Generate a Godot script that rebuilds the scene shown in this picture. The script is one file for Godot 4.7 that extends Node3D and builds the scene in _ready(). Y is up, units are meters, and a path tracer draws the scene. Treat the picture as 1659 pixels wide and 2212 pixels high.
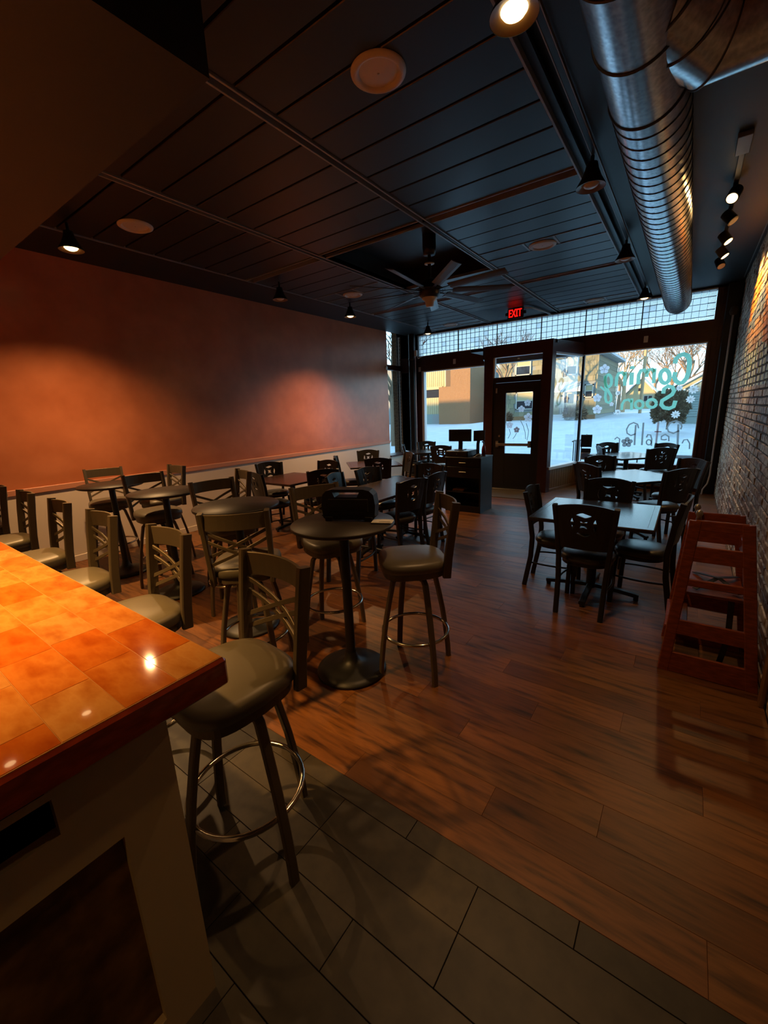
extends Node3D
# A restaurant front room on a winter day. x runs towards the brick wall, -z towards the street windows, y up, metres.

const STROKES := [
	["letter_c", "mint", 0.075, [-0.319, 2.382, -0.314, 2.461, -0.269, 2.516, -0.203, 2.533, -0.141, 2.502, -0.108, 2.431, -0.097, 2.332, -0.097, 2.214, -0.115, 2.107, -0.167, 2.031, -0.217, 2.024, -0.274, 2.069, -0.307, 2.142, -0.295, 2.231]],
	["letter_o", "mint", 0.07, [-0.379, 2.157, -0.38, 2.111, -0.392, 2.072, -0.414, 2.047, -0.442, 2.04, -0.472, 2.052, -0.5, 2.08, -0.52, 2.121, -0.531, 2.169, -0.529, 2.216, -0.517, 2.255, -0.495, 2.279, -0.466, 2.286, -0.437, 2.274, -0.409, 2.245, -0.389, 2.205, -0.379, 2.157]],
	["letter_m", "mint", 0.06, [-0.631, 2.321, -0.63, 2.187, -0.623, 2.053]],
	["+", "mint", 0.06, [-0.629, 2.259, -0.671, 2.314, -0.725, 2.308, -0.749, 2.249, -0.75, 2.176]],
	["+", "mint", 0.065, [-0.749, 2.249, -0.799, 2.31, -0.855, 2.304, -0.885, 2.228, -0.881, 2.05]],
	["letter_i", "mint", 0.075, [-1.004, 2.28, -1.001, 2.164, -0.995, 2.047]],
	["+", "mint", 0.075, [-1.007, 2.401, -1.005, 2.343]],
	["letter_n", "mint", 0.06, [-1.123, 2.301, -1.117, 2.173, -1.107, 2.038]],
	["+", "mint", 0.06, [-1.12, 2.232, -1.172, 2.296, -1.235, 2.281, -1.26, 2.204, -1.256, 2.038]],
	["letter_g", "mint", 0.055, [-1.347, 2.15, -1.348, 2.105, -1.357, 2.067, -1.374, 2.042, -1.396, 2.034, -1.419, 2.045, -1.44, 2.072, -1.456, 2.112, -1.464, 2.159, -1.463, 2.204, -1.453, 2.242, -1.436, 2.267, -1.415, 2.274, -1.392, 2.263, -1.371, 2.236, -1.355, 2.196, -1.347, 2.15]],
	["+", "mint", 0.05, [-1.47, 2.26, -1.466, 2.149, -1.443, 2.035, -1.384, 1.94, -1.335, 1.856, -1.326, 1.773, -1.362, 1.718, -1.412, 1.746, -1.437, 1.83, -1.436, 1.943]],
	["+", "mint", 0.035, [-1.545, 2.052, -1.483, 1.997, -1.427, 1.942]],
	["letter_s", "mint", 0.07, [-0.45, 1.85, -0.445, 1.938, -0.388, 1.985, -0.315, 1.96, -0.283, 1.892, -0.306, 1.827, -0.384, 1.769, -0.455, 1.721, -0.462, 1.648, -0.411, 1.588, -0.328, 1.569, -0.261, 1.603, -0.243, 1.711]],
	["letter_o", "mint", 0.055, [-0.544, 1.672, -0.547, 1.643, -0.561, 1.619, -0.584, 1.604, -0.613, 1.599, -0.642, 1.606, -0.669, 1.624, -0.688, 1.649, -0.696, 1.679, -0.693, 1.708, -0.679, 1.732, -0.656, 1.748, -0.627, 1.752, -0.597, 1.745, -0.571, 1.727, -0.553, 1.702, -0.544, 1.672]],
	["letter_o", "mint", 0.05, [-0.758, 1.66, -0.761, 1.632, -0.773, 1.608, -0.793, 1.592, -0.818, 1.587, -0.844, 1.594, -0.868, 1.611, -0.885, 1.637, -0.892, 1.666, -0.89, 1.695, -0.877, 1.718, -0.857, 1.734, -0.832, 1.738, -0.806, 1.731, -0.783, 1.714, -0.766, 1.689, -0.758, 1.66]],
	["letter_n", "mint", 0.05, [-0.962, 1.786, -0.957, 1.675, -0.949, 1.564]],
	["+", "mint", 0.05, [-0.96, 1.716, -1.019, 1.769, -1.09, 1.752, -1.121, 1.682, -1.121, 1.57]],
	["letter_p", "slate", 0.035, [-0.152, 1.272, -0.14, 1.093, -0.123, 0.87]],
	["+", "slate", 0.028, [-0.127, 1.156, -0.21, 1.104, -0.294, 1.136, -0.324, 1.211, -0.284, 1.306, -0.198, 1.338, -0.12, 1.303, -0.095, 1.23, -0.107, 1.177]],
	["letter_e", "slate", 0.026, [-0.271, 0.954, -0.279, 1.04, -0.343, 1.085, -0.398, 1.045, -0.397, 0.986, -0.341, 0.98, -0.306, 0.992]],
	["letter_t", "rose", 0.034, [-0.475, 1.32, -0.474, 1.116, -0.474, 0.909]],
	["+", "rose", 0.026, [-0.522, 1.138, -0.407, 1.135]],
	["letter_a", "slate", 0.026, [-0.645, 1.023, -0.629, 1.078, -0.582, 1.075, -0.554, 0.996, -0.547, 0.859]],
	["+", "slate", 0.024, [-0.555, 0.93, -0.556, 0.911, -0.564, 0.894, -0.576, 0.883, -0.592, 0.879, -0.608, 0.883, -0.623, 0.894, -0.633, 0.91, -0.638, 0.929, -0.637, 0.949, -0.629, 0.965, -0.617, 0.976, -0.601, 0.98, -0.585, 0.977, -0.57, 0.966, -0.56, 0.949, -0.555, 0.93]],
	["letter_l", "slate", 0.032, [-0.722, 1.314, -0.716, 1.095, -0.71, 0.873]],
	["letter_p", "slate", 0.032, [-0.848, 1.272, -0.845, 1.073, -0.837, 0.871]],
	["+", "slate", 0.026, [-0.837, 1.095, -0.917, 1.062, -0.985, 1.107, -1.002, 1.185, -0.965, 1.279, -0.89, 1.317, -0.82, 1.283, -0.795, 1.205]],
	["letter_n", "slate", 0.024, [-1.199, 0.983, -1.16, 1.029, -1.11, 0.994, -1.107, 0.862, -1.104, 0.745]],
	["letter_n", "slate", 0.022, [-0.057, 0.913, -0.038, 0.977, 0.017, 0.988, 0.06, 0.915, 0.067, 0.809]],
]
const FLOWERS := [["lavender", -1.494, 2.388, 0.094], ["lavender", -1.586, 1.827, 0.082], ["lavender", -1.569, 1.596, 0.092], ["white", -1.213, 1.905, 0.046], ["pink", -1.312, 1.691, 0.042], ["white", -1.183, 1.531, 0.052], ["daisy", -0.204, 1.938, 0.056], ["daisy", 0.012, 1.899, 0.08], ["daisy", -0.015, 1.725, 0.072], ["daisy", -0.215, 1.456, 0.075], ["slate", -0.974, 0.927, 0.105]]
const DOOR_FLOWERS := [["lavender", -2.649, 1.782, 0.067], ["lavender", -2.767, 1.667, 0.068], ["lavender", -2.624, 1.496, 0.090], ["lavender", -2.999, 1.353, 0.075], ["rose", -2.848, 1.255, 0.062]]
const DOOR_STEMS := [[-2.788, 1.463, -2.716, 1.330, -2.672, 1.197, -2.657, 1.065], [-2.661, 1.385, -2.607, 1.235, -2.613, 1.140, -2.628, 1.046], [-2.846, 1.198, -2.882, 1.121, -2.920, 1.073], [-3.006, 1.276, -2.973, 1.179, -3.020, 1.082]]
const MURAL := [["orange", [-7.05, 3.16, -6.95, 3.11, -6.82, 2.98, -7.14, 2.84, -7.57, 2.65, -7.79, 2.63, -7.84, 2.83, -7.85, 3.07, -7.51, 3.20]], ["blue", [-6.51, 2.92, -6.69, 2.88, -7.07, 2.78, -7.37, 2.69, -7.69, 2.56, -7.78, 2.48, -7.27, 2.56, -6.76, 2.41, -6.97, 2.61, -6.44, 2.60, -6.30, 2.54, -6.24, 2.71]], ["orange", [-6.26, 2.89, -6.27, 2.78, -5.98, 2.55, -6.16, 2.56, -5.97, 2.33, -5.83, 2.24, -5.58, 2.18, -5.43, 2.21]], ["tan", [-6.97, 2.61, -6.36, 2.54, -6.11, 2.43, -5.94, 2.38, -6.38, 2.38, -6.83, 2.41, -7.46, 2.42, -7.82, 2.47, -7.27, 2.56, -6.85, 2.48]], ["mint", [-7.84, 2.43, -7.43, 2.39, -7.29, 2.25, -6.44, 2.23, -6.30, 2.32, -5.40, 2.18, -4.96, 1.82, -6.33, 1.83, -7.78, 1.84]]]

const CEILING := 3.6
const LEFT := -6.15
const RIGHT := 0.52
const FRONT := -9.8
const BACK := 3.4

var M := {}
var taken := {}
var rng := RandomNumberGenerator.new()


class MB:  # collects triangles for one mesh; box-mapped texture coordinates in metres
	var st := SurfaceTool.new()
	var t := Transform3D.IDENTITY
	var uvo := Vector2.ZERO
	func _init() -> void:
		st.begin(Mesh.PRIMITIVE_TRIANGLES)
	func smooth(on: bool) -> void:
		st.set_smooth_group(0 if on else -1)
	func at(o: Vector3, turn := 0.0) -> MB:
		t = Transform3D(Basis(Vector3.UP, turn), o)
		return self
	func tri(a: Vector3, b: Vector3, c: Vector3) -> void:
		var n := (a - c).cross(a - b).abs()
		for p in [a, b, c]:
			var uv := Vector2(p.x, p.z)
			if n.x > n.y and n.x > n.z: uv = Vector2(p.z, p.y)
			elif n.z > n.y: uv = Vector2(p.x, p.y)
			st.set_uv(uv + uvo)
			st.add_vertex(t * p)
	func face(pts: Array, out: Vector3) -> void:  # a convex polygon whose front looks along out
		var n: Vector3 = (pts[0] - pts[2]).cross(pts[0] - pts[1])
		for k in pts.size() - 2:
			if n.dot(out) >= 0: tri(pts[0], pts[k + 1], pts[k + 2])
			else: tri(pts[0], pts[k + 2], pts[k + 1])
	func box(c: Vector3, s: Vector3, ch := 0.0) -> MB:
		smooth(false)
		var h := s * 0.5
		var i := Vector3(maxf(h.x - ch, 0), maxf(h.y - ch, 0), maxf(h.z - ch, 0))
		for ax in 3:
			var u := (ax + 1) % 3
			var w := (ax + 2) % 3
			for sg in [-1.0, 1.0]:
				var q := []
				for k in [[-1, -1], [1, -1], [1, 1], [-1, 1]]:
					var v := Vector3.ZERO
					v[ax] = h[ax] * sg; v[u] = i[u] * k[0]; v[w] = i[w] * k[1]
					q.append(c + v)
				var o := Vector3.ZERO
				o[ax] = sg
				face(q, o)
			if ch > 0:
				for su in [-1.0, 1.0]:
					for sw in [-1.0, 1.0]:
						var q := []
						for k in [[-1, 0], [1, 0], [1, 1], [-1, 1]]:
							var v := Vector3.ZERO
							v[ax] = i[ax] * k[0]
							v[u] = (h[u] if k[1] == 0 else i[u]) * su
							v[w] = (i[w] if k[1] == 0 else h[w]) * sw
							q.append(c + v)
						var o := Vector3.ZERO
						o[u] = su; o[w] = sw
						face(q, o)
		if ch > 0:
			for a in [-1.0, 1.0]:
				for b in [-1.0, 1.0]:
					for d in [-1.0, 1.0]:
						var s3 := Vector3(a, b, d)
						face([c + Vector3(h.x, i.y, i.z) * s3, c + Vector3(i.x, h.y, i.z) * s3, c + Vector3(i.x, i.y, h.z) * s3], s3)
		return self
	func slab(a: Vector3, b: Vector3, ch := 0.0) -> MB:  # a box between two corners
		return box((a + b) * 0.5, (b - a).abs(), ch)
	func sweep(path: Array, section: Array, up := Vector3.UP, closed := false, soft := true, caps := true, scales := []) -> MB:
		var n := path.size()
		var m := section.size()
		var rings := []
		var prev := up
		for k in n:
			var a: Vector3 = path[(k - 1 + n) % n] if closed else path[maxi(k - 1, 0)]
			var b: Vector3 = path[(k + 1) % n] if closed else path[mini(k + 1, n - 1)]
			var d := (b - a).normalized()
			var side := d.cross(prev)
			if side.length() < 1e-4: side = d.cross(Vector3(0.3, 0.1, 0.9))
			side = side.normalized()
			prev = side.cross(d).normalized()
			var sc: float = scales[k] if scales else 1.0
			var ring := []
			for p: Vector2 in section:
				ring.append(path[k] + (side * p.x + prev * p.y) * sc)
			rings.append(ring)
		smooth(soft)
		for k in (n if closed else n - 1):
			var r0: Array = rings[k]
			var r1: Array = rings[(k + 1) % n]
			var mid: Vector3 = (path[k] + path[(k + 1) % n]) * 0.5
			for j in m:
				var q := [r0[j], r0[(j + 1) % m], r1[(j + 1) % m], r1[j]]
				face(q, (q[0] + q[1] + q[2] + q[3]) * 0.25 - mid)
		if caps and not closed:
			smooth(false)
			face(rings[0], path[0] - path[1])
			face(rings[n - 1], path[n - 1] - path[n - 2])
		return self
	func tube(path: Array, r: float, sides := 8, closed := false, scales := []) -> MB:
		var sec := []
		for j in sides:
			sec.append(Vector2(cos(TAU * j / sides), sin(TAU * j / sides)) * r)
		return sweep(path, sec, Vector3(0.13, 1, 0.07) if absf((path[1] - path[0]).normalized().y) < 0.9 else Vector3(0, 0, 1), closed, true, true, scales)
	func bar(path: Array, w: float, h: float, up := Vector3.UP) -> MB:  # w across, h along up
		var c := minf(w, h) * 0.18
		var x := w * 0.5
		var y := h * 0.5
		return sweep(path, [Vector2(-x + c, -y), Vector2(x - c, -y), Vector2(x, -y + c), Vector2(x, y - c), Vector2(x - c, y), Vector2(-x + c, y), Vector2(-x, y - c), Vector2(-x, -y + c)], up, false, false)
	func lathe(prof: Array, n := 24, c := Vector3.ZERO, soft := true) -> MB:  # prof: Vector2(radius, height)
		smooth(soft)
		for k in prof.size() - 1:
			var a: Vector2 = prof[k]
			var b: Vector2 = prof[k + 1]
			var o := Vector2(b.y - a.y, a.x - b.x)
			for j in n:
				var e0 := TAU * j / n
				var e1 := TAU * (j + 1) / n
				var u0 := Vector3(cos(e0), 0, sin(e0))
				var u1 := Vector3(cos(e1), 0, sin(e1))
				var um := (u0 + u1) * 0.5
				var out := um * o.x + Vector3.UP * o.y
				if a.x < 1e-5: face([c + Vector3.UP * a.y, c + u0 * b.x + Vector3.UP * b.y, c + u1 * b.x + Vector3.UP * b.y], out)
				elif b.x < 1e-5: face([c + u0 * a.x + Vector3.UP * a.y, c + u1 * a.x + Vector3.UP * a.y, c + Vector3.UP * b.y], out)
				else: face([c + u0 * a.x + Vector3.UP * a.y, c + u1 * a.x + Vector3.UP * a.y, c + u1 * b.x + Vector3.UP * b.y, c + u0 * b.x + Vector3.UP * b.y], out)
		return self
	func cushion(outline: Array, rings: Array, soft := true) -> MB:  # rings: Vector2(scale of the outline, height), closed at both ends
		smooth(soft)
		var n := outline.size()
		for k in rings.size() - 1:
			var a: Vector2 = rings[k]
			var b: Vector2 = rings[k + 1]
			for j in n:
				var p: Vector2 = outline[j]
				var q: Vector2 = outline[(j + 1) % n]
				var mid := (p + q) * 0.5
				var o := Vector3(mid.x, 0, mid.y).normalized() * (b.y - a.y) + Vector3.UP * (a.x - b.x) * 0.2
				if a.x < 1e-5: face([Vector3(0, a.y, 0), Vector3(p.x * b.x, b.y, p.y * b.x), Vector3(q.x * b.x, b.y, q.y * b.x)], Vector3.DOWN)
				elif b.x < 1e-5: face([Vector3(p.x * a.x, a.y, p.y * a.x), Vector3(q.x * a.x, a.y, q.y * a.x), Vector3(0, b.y, 0)], Vector3.UP)
				else: face([Vector3(p.x * a.x, a.y, p.y * a.x), Vector3(q.x * a.x, a.y, q.y * a.x), Vector3(q.x * b.x, b.y, q.y * b.x), Vector3(p.x * b.x, b.y, p.y * b.x)], o)
		return self
	func plate(polys: Array, d: float, bend: Callable) -> MB:  # polygons in x, y with thickness d in z, each vertex passed through bend; sides shared by two polygons are left out
		smooth(false)
		var edges := {}
		for poly: PackedVector2Array in polys:
			for k in poly.size():
				var a := poly[k].snapped(Vector2(0.0005, 0.0005))
				var b := poly[(k + 1) % poly.size()].snapped(Vector2(0.0005, 0.0005))
				edges[[a, b]] = true
		for poly: PackedVector2Array in polys:
			var ids := Geometry2D.triangulate_polygon(poly)
			for k in ids.size() / 3:
				for s in [-0.5, 0.5]:
					var q := []
					for e in 3:
						q.append(bend.call(Vector3(poly[ids[k * 3 + e]].x, poly[ids[k * 3 + e]].y, d * s)))
					face(q, Vector3(0, 0, s))
			var turn := -1.0 if Geometry2D.is_polygon_clockwise(poly) else 1.0
			for k in poly.size():
				var a := poly[k]
				var b := poly[(k + 1) % poly.size()]
				if edges.has([b.snapped(Vector2(0.0005, 0.0005)), a.snapped(Vector2(0.0005, 0.0005))]): continue
				var e := (b - a) * turn
				face([bend.call(Vector3(a.x, a.y, -d / 2)), bend.call(Vector3(b.x, b.y, -d / 2)), bend.call(Vector3(b.x, b.y, d / 2)), bend.call(Vector3(a.x, a.y, d / 2))], Vector3(e.y, -e.x, 0))
		return self
	func done() -> ArrayMesh:
		st.generate_normals()
		return st.commit()


func numbered(called: String) -> String:
	var k: int = taken.get(called, 0)
	taken[called] = k + 1
	return called if k == 0 else "%s_%03d" % [called, k]


func tag(o: Node, label: String, category := "", group := "", kind := "") -> Node:
	o.set_meta("label", label)
	if category: o.set_meta("category", category)
	if group: o.set_meta("group", group)
	if kind: o.set_meta("kind", kind)
	return o


func obj(called: String, mesh, m: String, parent: Node = self) -> MeshInstance3D:
	var o := MeshInstance3D.new()
	o.mesh = mesh.done() if mesh is MB else mesh
	o.material_override = M[m]
	o.name = numbered(called) if parent == self else called
	parent.add_child(o, true)
	return o


func thing(called: String, label: String, category: String, where := Vector3.ZERO, turn := 0.0, group := "") -> Node3D:
	var o := Node3D.new()
	o.name = numbered(called)
	add_child(o)
	o.position = where
	o.rotation.y = turn
	tag(o, label, category, group)
	return o


func struct(called: String, mesh, m: String, label: String) -> MeshInstance3D:
	var o := obj(called, mesh, m)
	tag(o, label, "", "", "structure")
	return o


func again(o: Node3D, where: Vector3, turn: float, label: String, group := "") -> Node3D:
	var base := String(o.name)
	var c: Node3D = o.duplicate()
	c.name = numbered(base)
	add_child(c)
	c.position = where
	c.rotation.y = turn
	c.set_meta("label", label)
	if group: c.set_meta("group", group)
	return c


func mat(called: String, color: Color, rough: float, metal := 0.0, tex: Texture2D = null, uv := Vector3.ONE, more := {}) -> StandardMaterial3D:
	var m := StandardMaterial3D.new()
	m.resource_name = called
	m.albedo_color = color
	m.roughness = rough
	m.metallic = metal
	if tex: m.albedo_texture = tex
	m.uv1_scale = uv
	for k in more: m.set(k, more[k])
	M[called] = m
	return m


func noise(sd: int, freq: float, colors: Array, octaves := 4, size := 512, kind := FastNoiseLite.TYPE_SIMPLEX_SMOOTH, gain := 0.55) -> NoiseTexture2D:
	var n := FastNoiseLite.new()
	n.seed = sd
	n.noise_type = kind
	n.frequency = freq
	n.fractal_octaves = octaves
	n.fractal_gain = gain
	var t := NoiseTexture2D.new()
	t.width = size
	t.height = size
	t.seamless = true
	t.noise = n
	var g := Gradient.new()
	g.offsets = PackedFloat32Array(range(colors.size()).map(func(k): return float(k) / (colors.size() - 1)))
	g.colors = PackedColorArray(colors)
	t.color_ramp = g
	return t


func c8(r: float, g: float, b: float, a := 1.0) -> Color:
	return Color(r / 255.0, g / 255.0, b / 255.0, a)


func glow(called: String, color: Color, energy: float) -> void:
	mat(called, color, 0.5, 0.0, null, Vector3.ONE, {"emission_enabled": true, "emission": color, "emission_energy_multiplier": energy})


func lamp(where: Vector3, aim: Vector3, energy: float, angle: float, color: Color, size := 0.05) -> void:
	var l := SpotLight3D.new()
	l.name = "lamp_light"
	add_child(l, true)
	l.position = where
	l.look_at_from_position(where, where + aim, Vector3(0.31, 0.2, 0.9))
	l.light_color = color
	l.light_energy = energy
	l.spot_angle = angle
	l.spot_angle_attenuation = 1.0
	l.spot_range = 14.0
	l.spot_attenuation = 2.0
	l.light_size = size
	l.shadow_enabled = true


func _ready() -> void:
	rng.seed = 11
	view_and_light()
	materials()
	room()
	ceiling_fittings()
	street_front()
	outdoors()
	bar_counter()
	seating()
	furnishings()


func view_and_light() -> void:
	var cam := Camera3D.new()
	cam.name = "camera"
	add_child(cam)
	cam.position = Vector3(0, 1.7, 0)
	cam.rotation_degrees = Vector3(-13.451, 36.131, -2.252)
	cam.fov = rad_to_deg(2.0 * atan(1106.0 / 896.2589))
	cam.near = 0.03
	cam.far = 400.0
	cam.current = true
	var e := Environment.new()
	e.background_mode = Environment.BG_SKY
	var sm := ProceduralSkyMaterial.new()
	sm.sky_top_color = c8(148, 196, 226)
	sm.sky_horizon_color = c8(182, 218, 234)
	sm.sky_curve = 0.12
	sm.ground_horizon_color = c8(180, 205, 220)
	sm.ground_bottom_color = c8(150, 180, 200)
	sm.sky_energy_multiplier = 2.0
	sm.sun_angle_max = 1.0
	e.sky = Sky.new()
	e.sky.sky_material = sm
	e.tonemap_mode = Environment.TONE_MAPPER_LINEAR
	e.tonemap_exposure = 1.0
	e.sdfgi_enabled = true
	e.ssao_enabled = true
	e.ssil_enabled = true
	var w := WorldEnvironment.new()
	w.name = "environment"
	w.environment = e
	add_child(w)
	var sun := DirectionalLight3D.new()
	sun.name = "sun"
	add_child(sun)
	sun.look_at_from_position(Vector3.ZERO, Vector3(0.75, -0.13, -0.65), Vector3.UP)
	sun.light_color = c8(255, 205, 130)
	sun.light_energy = 6.0
	sun.light_angular_distance = 0.6
	sun.shadow_enabled = true
	sun.sky_mode = DirectionalLight3D.SKY_MODE_LIGHT_ONLY


func materials() -> void:
	var wood := noise(3, 0.012, [c8(34, 20, 9), c8(84, 54, 25), c8(118, 80, 40), c8(134, 92, 48), c8(112, 76, 38), c8(50, 32, 16)], 6)
	for k in 4:
		mat("plank_%d" % k, [c8(255, 235, 215), c8(225, 205, 195), c8(235, 225, 220), c8(200, 178, 165)][k], 0.42, 0.0, wood, Vector3(0.26, 2.2, 1))
	mat("floor_base", c8(40, 30, 21), 0.9)
	var slate := noise(5, 0.02, [c8(40, 35, 28), c8(54, 48, 39), c8(64, 57, 46)], 5)
	for k in 3:
		mat("slate_%d" % k, [c8(255, 250, 240), c8(225, 220, 210), c8(205, 205, 200)][k], 0.5, 0.0, slate, Vector3(0.9, 0.9, 1))
	mat("black_paint", c8(33, 33, 34), 0.5, 0.0, noise(8, 0.05, [c8(225, 225, 225), c8(255, 255, 255)], 3), Vector3(1.5, 1.5, 1))
	mat("black_panel", c8(27, 28, 30), 0.4)
	mat("rail_metal", c8(136, 138, 141), 0.38, 0.0)
	mat("terracotta", c8(204, 124, 84), 0.3, 0.0, noise(9, 0.006, [c8(225, 215, 205), c8(255, 255, 255)], 4), Vector3(0.5, 0.5, 1))
	mat("wainscot", c8(218, 202, 184), 0.4)
	mat("chair_rail", c8(194, 132, 104), 0.4)
	mat("brown_wood", c8(72, 38, 30), 0.35, 0.0, noise(10, 0.02, [c8(205, 195, 190), c8(255, 255, 255)], 4), Vector3(0.6, 3, 1))
	mat("dark_wood", c8(34, 24, 22), 0.4)
	mat("near_black", c8(20, 20, 21), 0.42)
	mat("bead_board", c8(140, 100, 58), 0.45, 0.0, noise(12, 0.02, [c8(190, 180, 170), c8(255, 255, 255)], 4), Vector3(4, 0.5, 1))
	mat("white_plastic", c8(214, 212, 206), 0.4)
	mat("white_trim", c8(206, 204, 202), 0.4)
	mat("glass", Color(0.9, 0.97, 0.96, 0.05), 0.02, 0.0, null, Vector3.ONE, {"transparency": BaseMaterial3D.TRANSPARENCY_ALPHA})
	mat("prism_clear", Color(0.28, 0.46, 0.7, 0.45), 0.08, 0.0, null, Vector3.ONE, {"transparency": BaseMaterial3D.TRANSPARENCY_ALPHA})
	mat("prism_lilac", Color(0.45, 0.42, 0.62, 0.62), 0.08, 0.0, null, Vector3.ONE, {"transparency": BaseMaterial3D.TRANSPARENCY_ALPHA, "backlight_enabled": true, "backlight": Color.WHITE})
	mat("prism_ribbed", Color(0.6, 0.62, 0.66, 0.5), 0.2, 0.0, null, Vector3.ONE, {"transparency": BaseMaterial3D.TRANSPARENCY_ALPHA, "backlight_enabled": true, "backlight": Color.WHITE})
	mat("came", c8(28, 30, 44), 0.5)
	mat("mint_paint", c8(186, 255, 232), 0.6, 0.0, noise(14, 0.05, [c8(190, 200, 195), c8(255, 255, 255)], 3), Vector3(3, 3, 1), {"backlight_enabled": true, "backlight": Color.WHITE})
	for p in [["slate_paint", c8(92, 112, 150)], ["rose_paint", c8(170, 90, 140)], ["lavender_paint", c8(196, 140, 224)], ["white_paint", c8(248, 248, 255)], ["pink_paint", c8(214, 150, 195)], ["yolk_paint", c8(196, 176, 90)], ["stem_paint", c8(60, 80, 84)]]:
		mat(p[0], p[1], 0.6, 0.0, null, Vector3.ONE, {"backlight_enabled": true, "backlight": Color(0.62, 0.62, 0.62) if p[0] in ["slate_paint", "rose_paint", "stem_paint"] else Color.WHITE})
	mat("galvanised", c8(226, 229, 232), 0.24, 1.0, noise(15, 0.03, [c8(190, 192, 196), c8(255, 255, 255)], 3, 512, FastNoiseLite.TYPE_CELLULAR), Vector3(2.5, 2.5, 1))
	mat("seam", c8(70, 74, 80), 0.5, 0.8)
	var onyx := noise(21, 0.006, [c8(186, 116, 56), c8(206, 142, 78), c8(222, 166, 104), c8(212, 146, 80)], 5)
	for k in 4:
		mat("onyx_%d" % k, [c8(255, 228, 178), c8(255, 206, 140), c8(248, 184, 108), c8(255, 240, 206)][k], 0.06, 0.0, onyx, Vector3(1.4, 3.2, 1), {"clearcoat_enabled": true, "clearcoat": 1.0, "clearcoat_roughness": 0.02})
	mat("bar_edge", c8(168, 66, 28), 0.1, 0.0, noise(22, 0.02, [c8(180, 170, 165), c8(255, 255, 255)], 4), Vector3(1, 3, 1), {"clearcoat_enabled": true, "clearcoat": 1.0, "clearcoat_roughness": 0.03})
	mat("grout", c8(200, 146, 88), 0.12)
	mat("beige_paint", c8(206, 188, 156), 0.5)
	mat("stone_panel", c8(170, 140, 104), 0.3, 0.0, noise(23, 0.008, [c8(120, 100, 82), c8(190, 168, 140), c8(255, 236, 206)], 5), Vector3(1.2, 1.2, 1))
	mat("bronze", c8(98, 86, 68), 0.48, 0.45)
	mat("chrome", c8(190, 184, 172), 0.18, 1.0)
	mat("taupe_vinyl", c8(94, 87, 73), 0.42)
	mat("chair_black", c8(24, 23, 23), 0.38)
	mat("fan_blade", c8(74, 74, 76), 0.35)
	mat("reflector", c8(120, 92, 56), 0.4)
	mat("chair_vinyl", c8(56, 54, 50), 0.34)
	mat("iron", c8(22, 22, 23), 0.45)
	mat("table_dark", c8(40, 33, 30), 0.22, 0.0, noise(24, 0.02, [c8(200, 195, 190), c8(255, 255, 255)], 4), Vector3(0.8, 5, 1))
	mat("table_red", c8(64, 44, 36), 0.24, 0.0, noise(25, 0.02, [c8(200, 190, 185), c8(255, 255, 255)], 4), Vector3(0.8, 5, 1))
	mat("pub_top", c8(40, 32, 27), 0.5)
	mat("case_plastic", c8(26, 27, 27), 0.5)
	mat("paper", c8(214, 210, 200), 0.6)
	mat("screen", c8(8, 9, 12), 0.15)
	mat("mahogany", c8(150, 74, 42), 0.3, 0.0, noise(26, 0.02, [c8(175, 165, 160), c8(255, 255, 255)], 4), Vector3(1, 4, 1))
	mat("strap", c8(26, 26, 28), 0.6)
	mat("tan_mat", c8(78, 70, 58), 0.9)
	mat("red_plastic", c8(120, 30, 24), 0.4)
	mat("steel", c8(170, 168, 160), 0.35, 0.9)
	mat("exit_case", c8(30, 22, 22), 0.5)
	glow("exit_glow", c8(255, 30, 24), 1.0)
	glow("bulb_warm", c8(255, 214, 150), 4.0)
	mat("bulb_off", c8(200, 190, 180), 0.3)
	mat("speaker_white", c8(190, 180, 170), 0.5)
	# outdoors
	mat("snow", c8(160, 166, 172), 0.7, 0.0, noise(31, 0.02, [c8(225, 230, 238), c8(255, 255, 255)], 5), Vector3(0.08, 0.08, 1))
	mat("snow_cap", c8(164, 168, 173), 0.7)
	mat("tan_brick", c8(140, 106, 72), 0.85, 0.0, noise(32, 0.06, [c8(90, 84, 80), c8(255, 255, 255), c8(180, 170, 160), c8(255, 250, 240)], 3), Vector3(0.15, 0.45, 1))
	mat("cream_siding", c8(148, 138, 104), 0.7)
	mat("grey_siding", c8(108, 114, 114), 0.7)
	mat("dark_window", c8(30, 34, 44), 0.12)
	for k in 3:
		mat("shingle_%d" % k, [c8(124, 120, 94), c8(112, 110, 90), c8(132, 126, 102)][k], 0.8, 0.0, noise(33, 0.03, [c8(205, 205, 200), c8(255, 255, 255)], 4), Vector3(3, 0.6, 1))
	mat("house_trim", c8(150, 150, 142), 0.6)
	mat("awning", c8(120, 124, 124), 0.6)
	mat("bark", c8(110, 92, 72), 0.9)
	mat("bark_pale", c8(150, 128, 98), 0.9)
	mat("evergreen", c8(74, 66, 44), 0.9)
	mat("twig_bush", c8(96, 78, 58), 0.9)
	mat("green_siding", c8(104, 120, 118), 0.7)
	mat("roof_shingle", c8(84, 72, 60), 0.9)
	mat("shade_block", c8(140, 120, 104), 0.9)  # coat of the unseen blocks added to stop the sun


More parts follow.
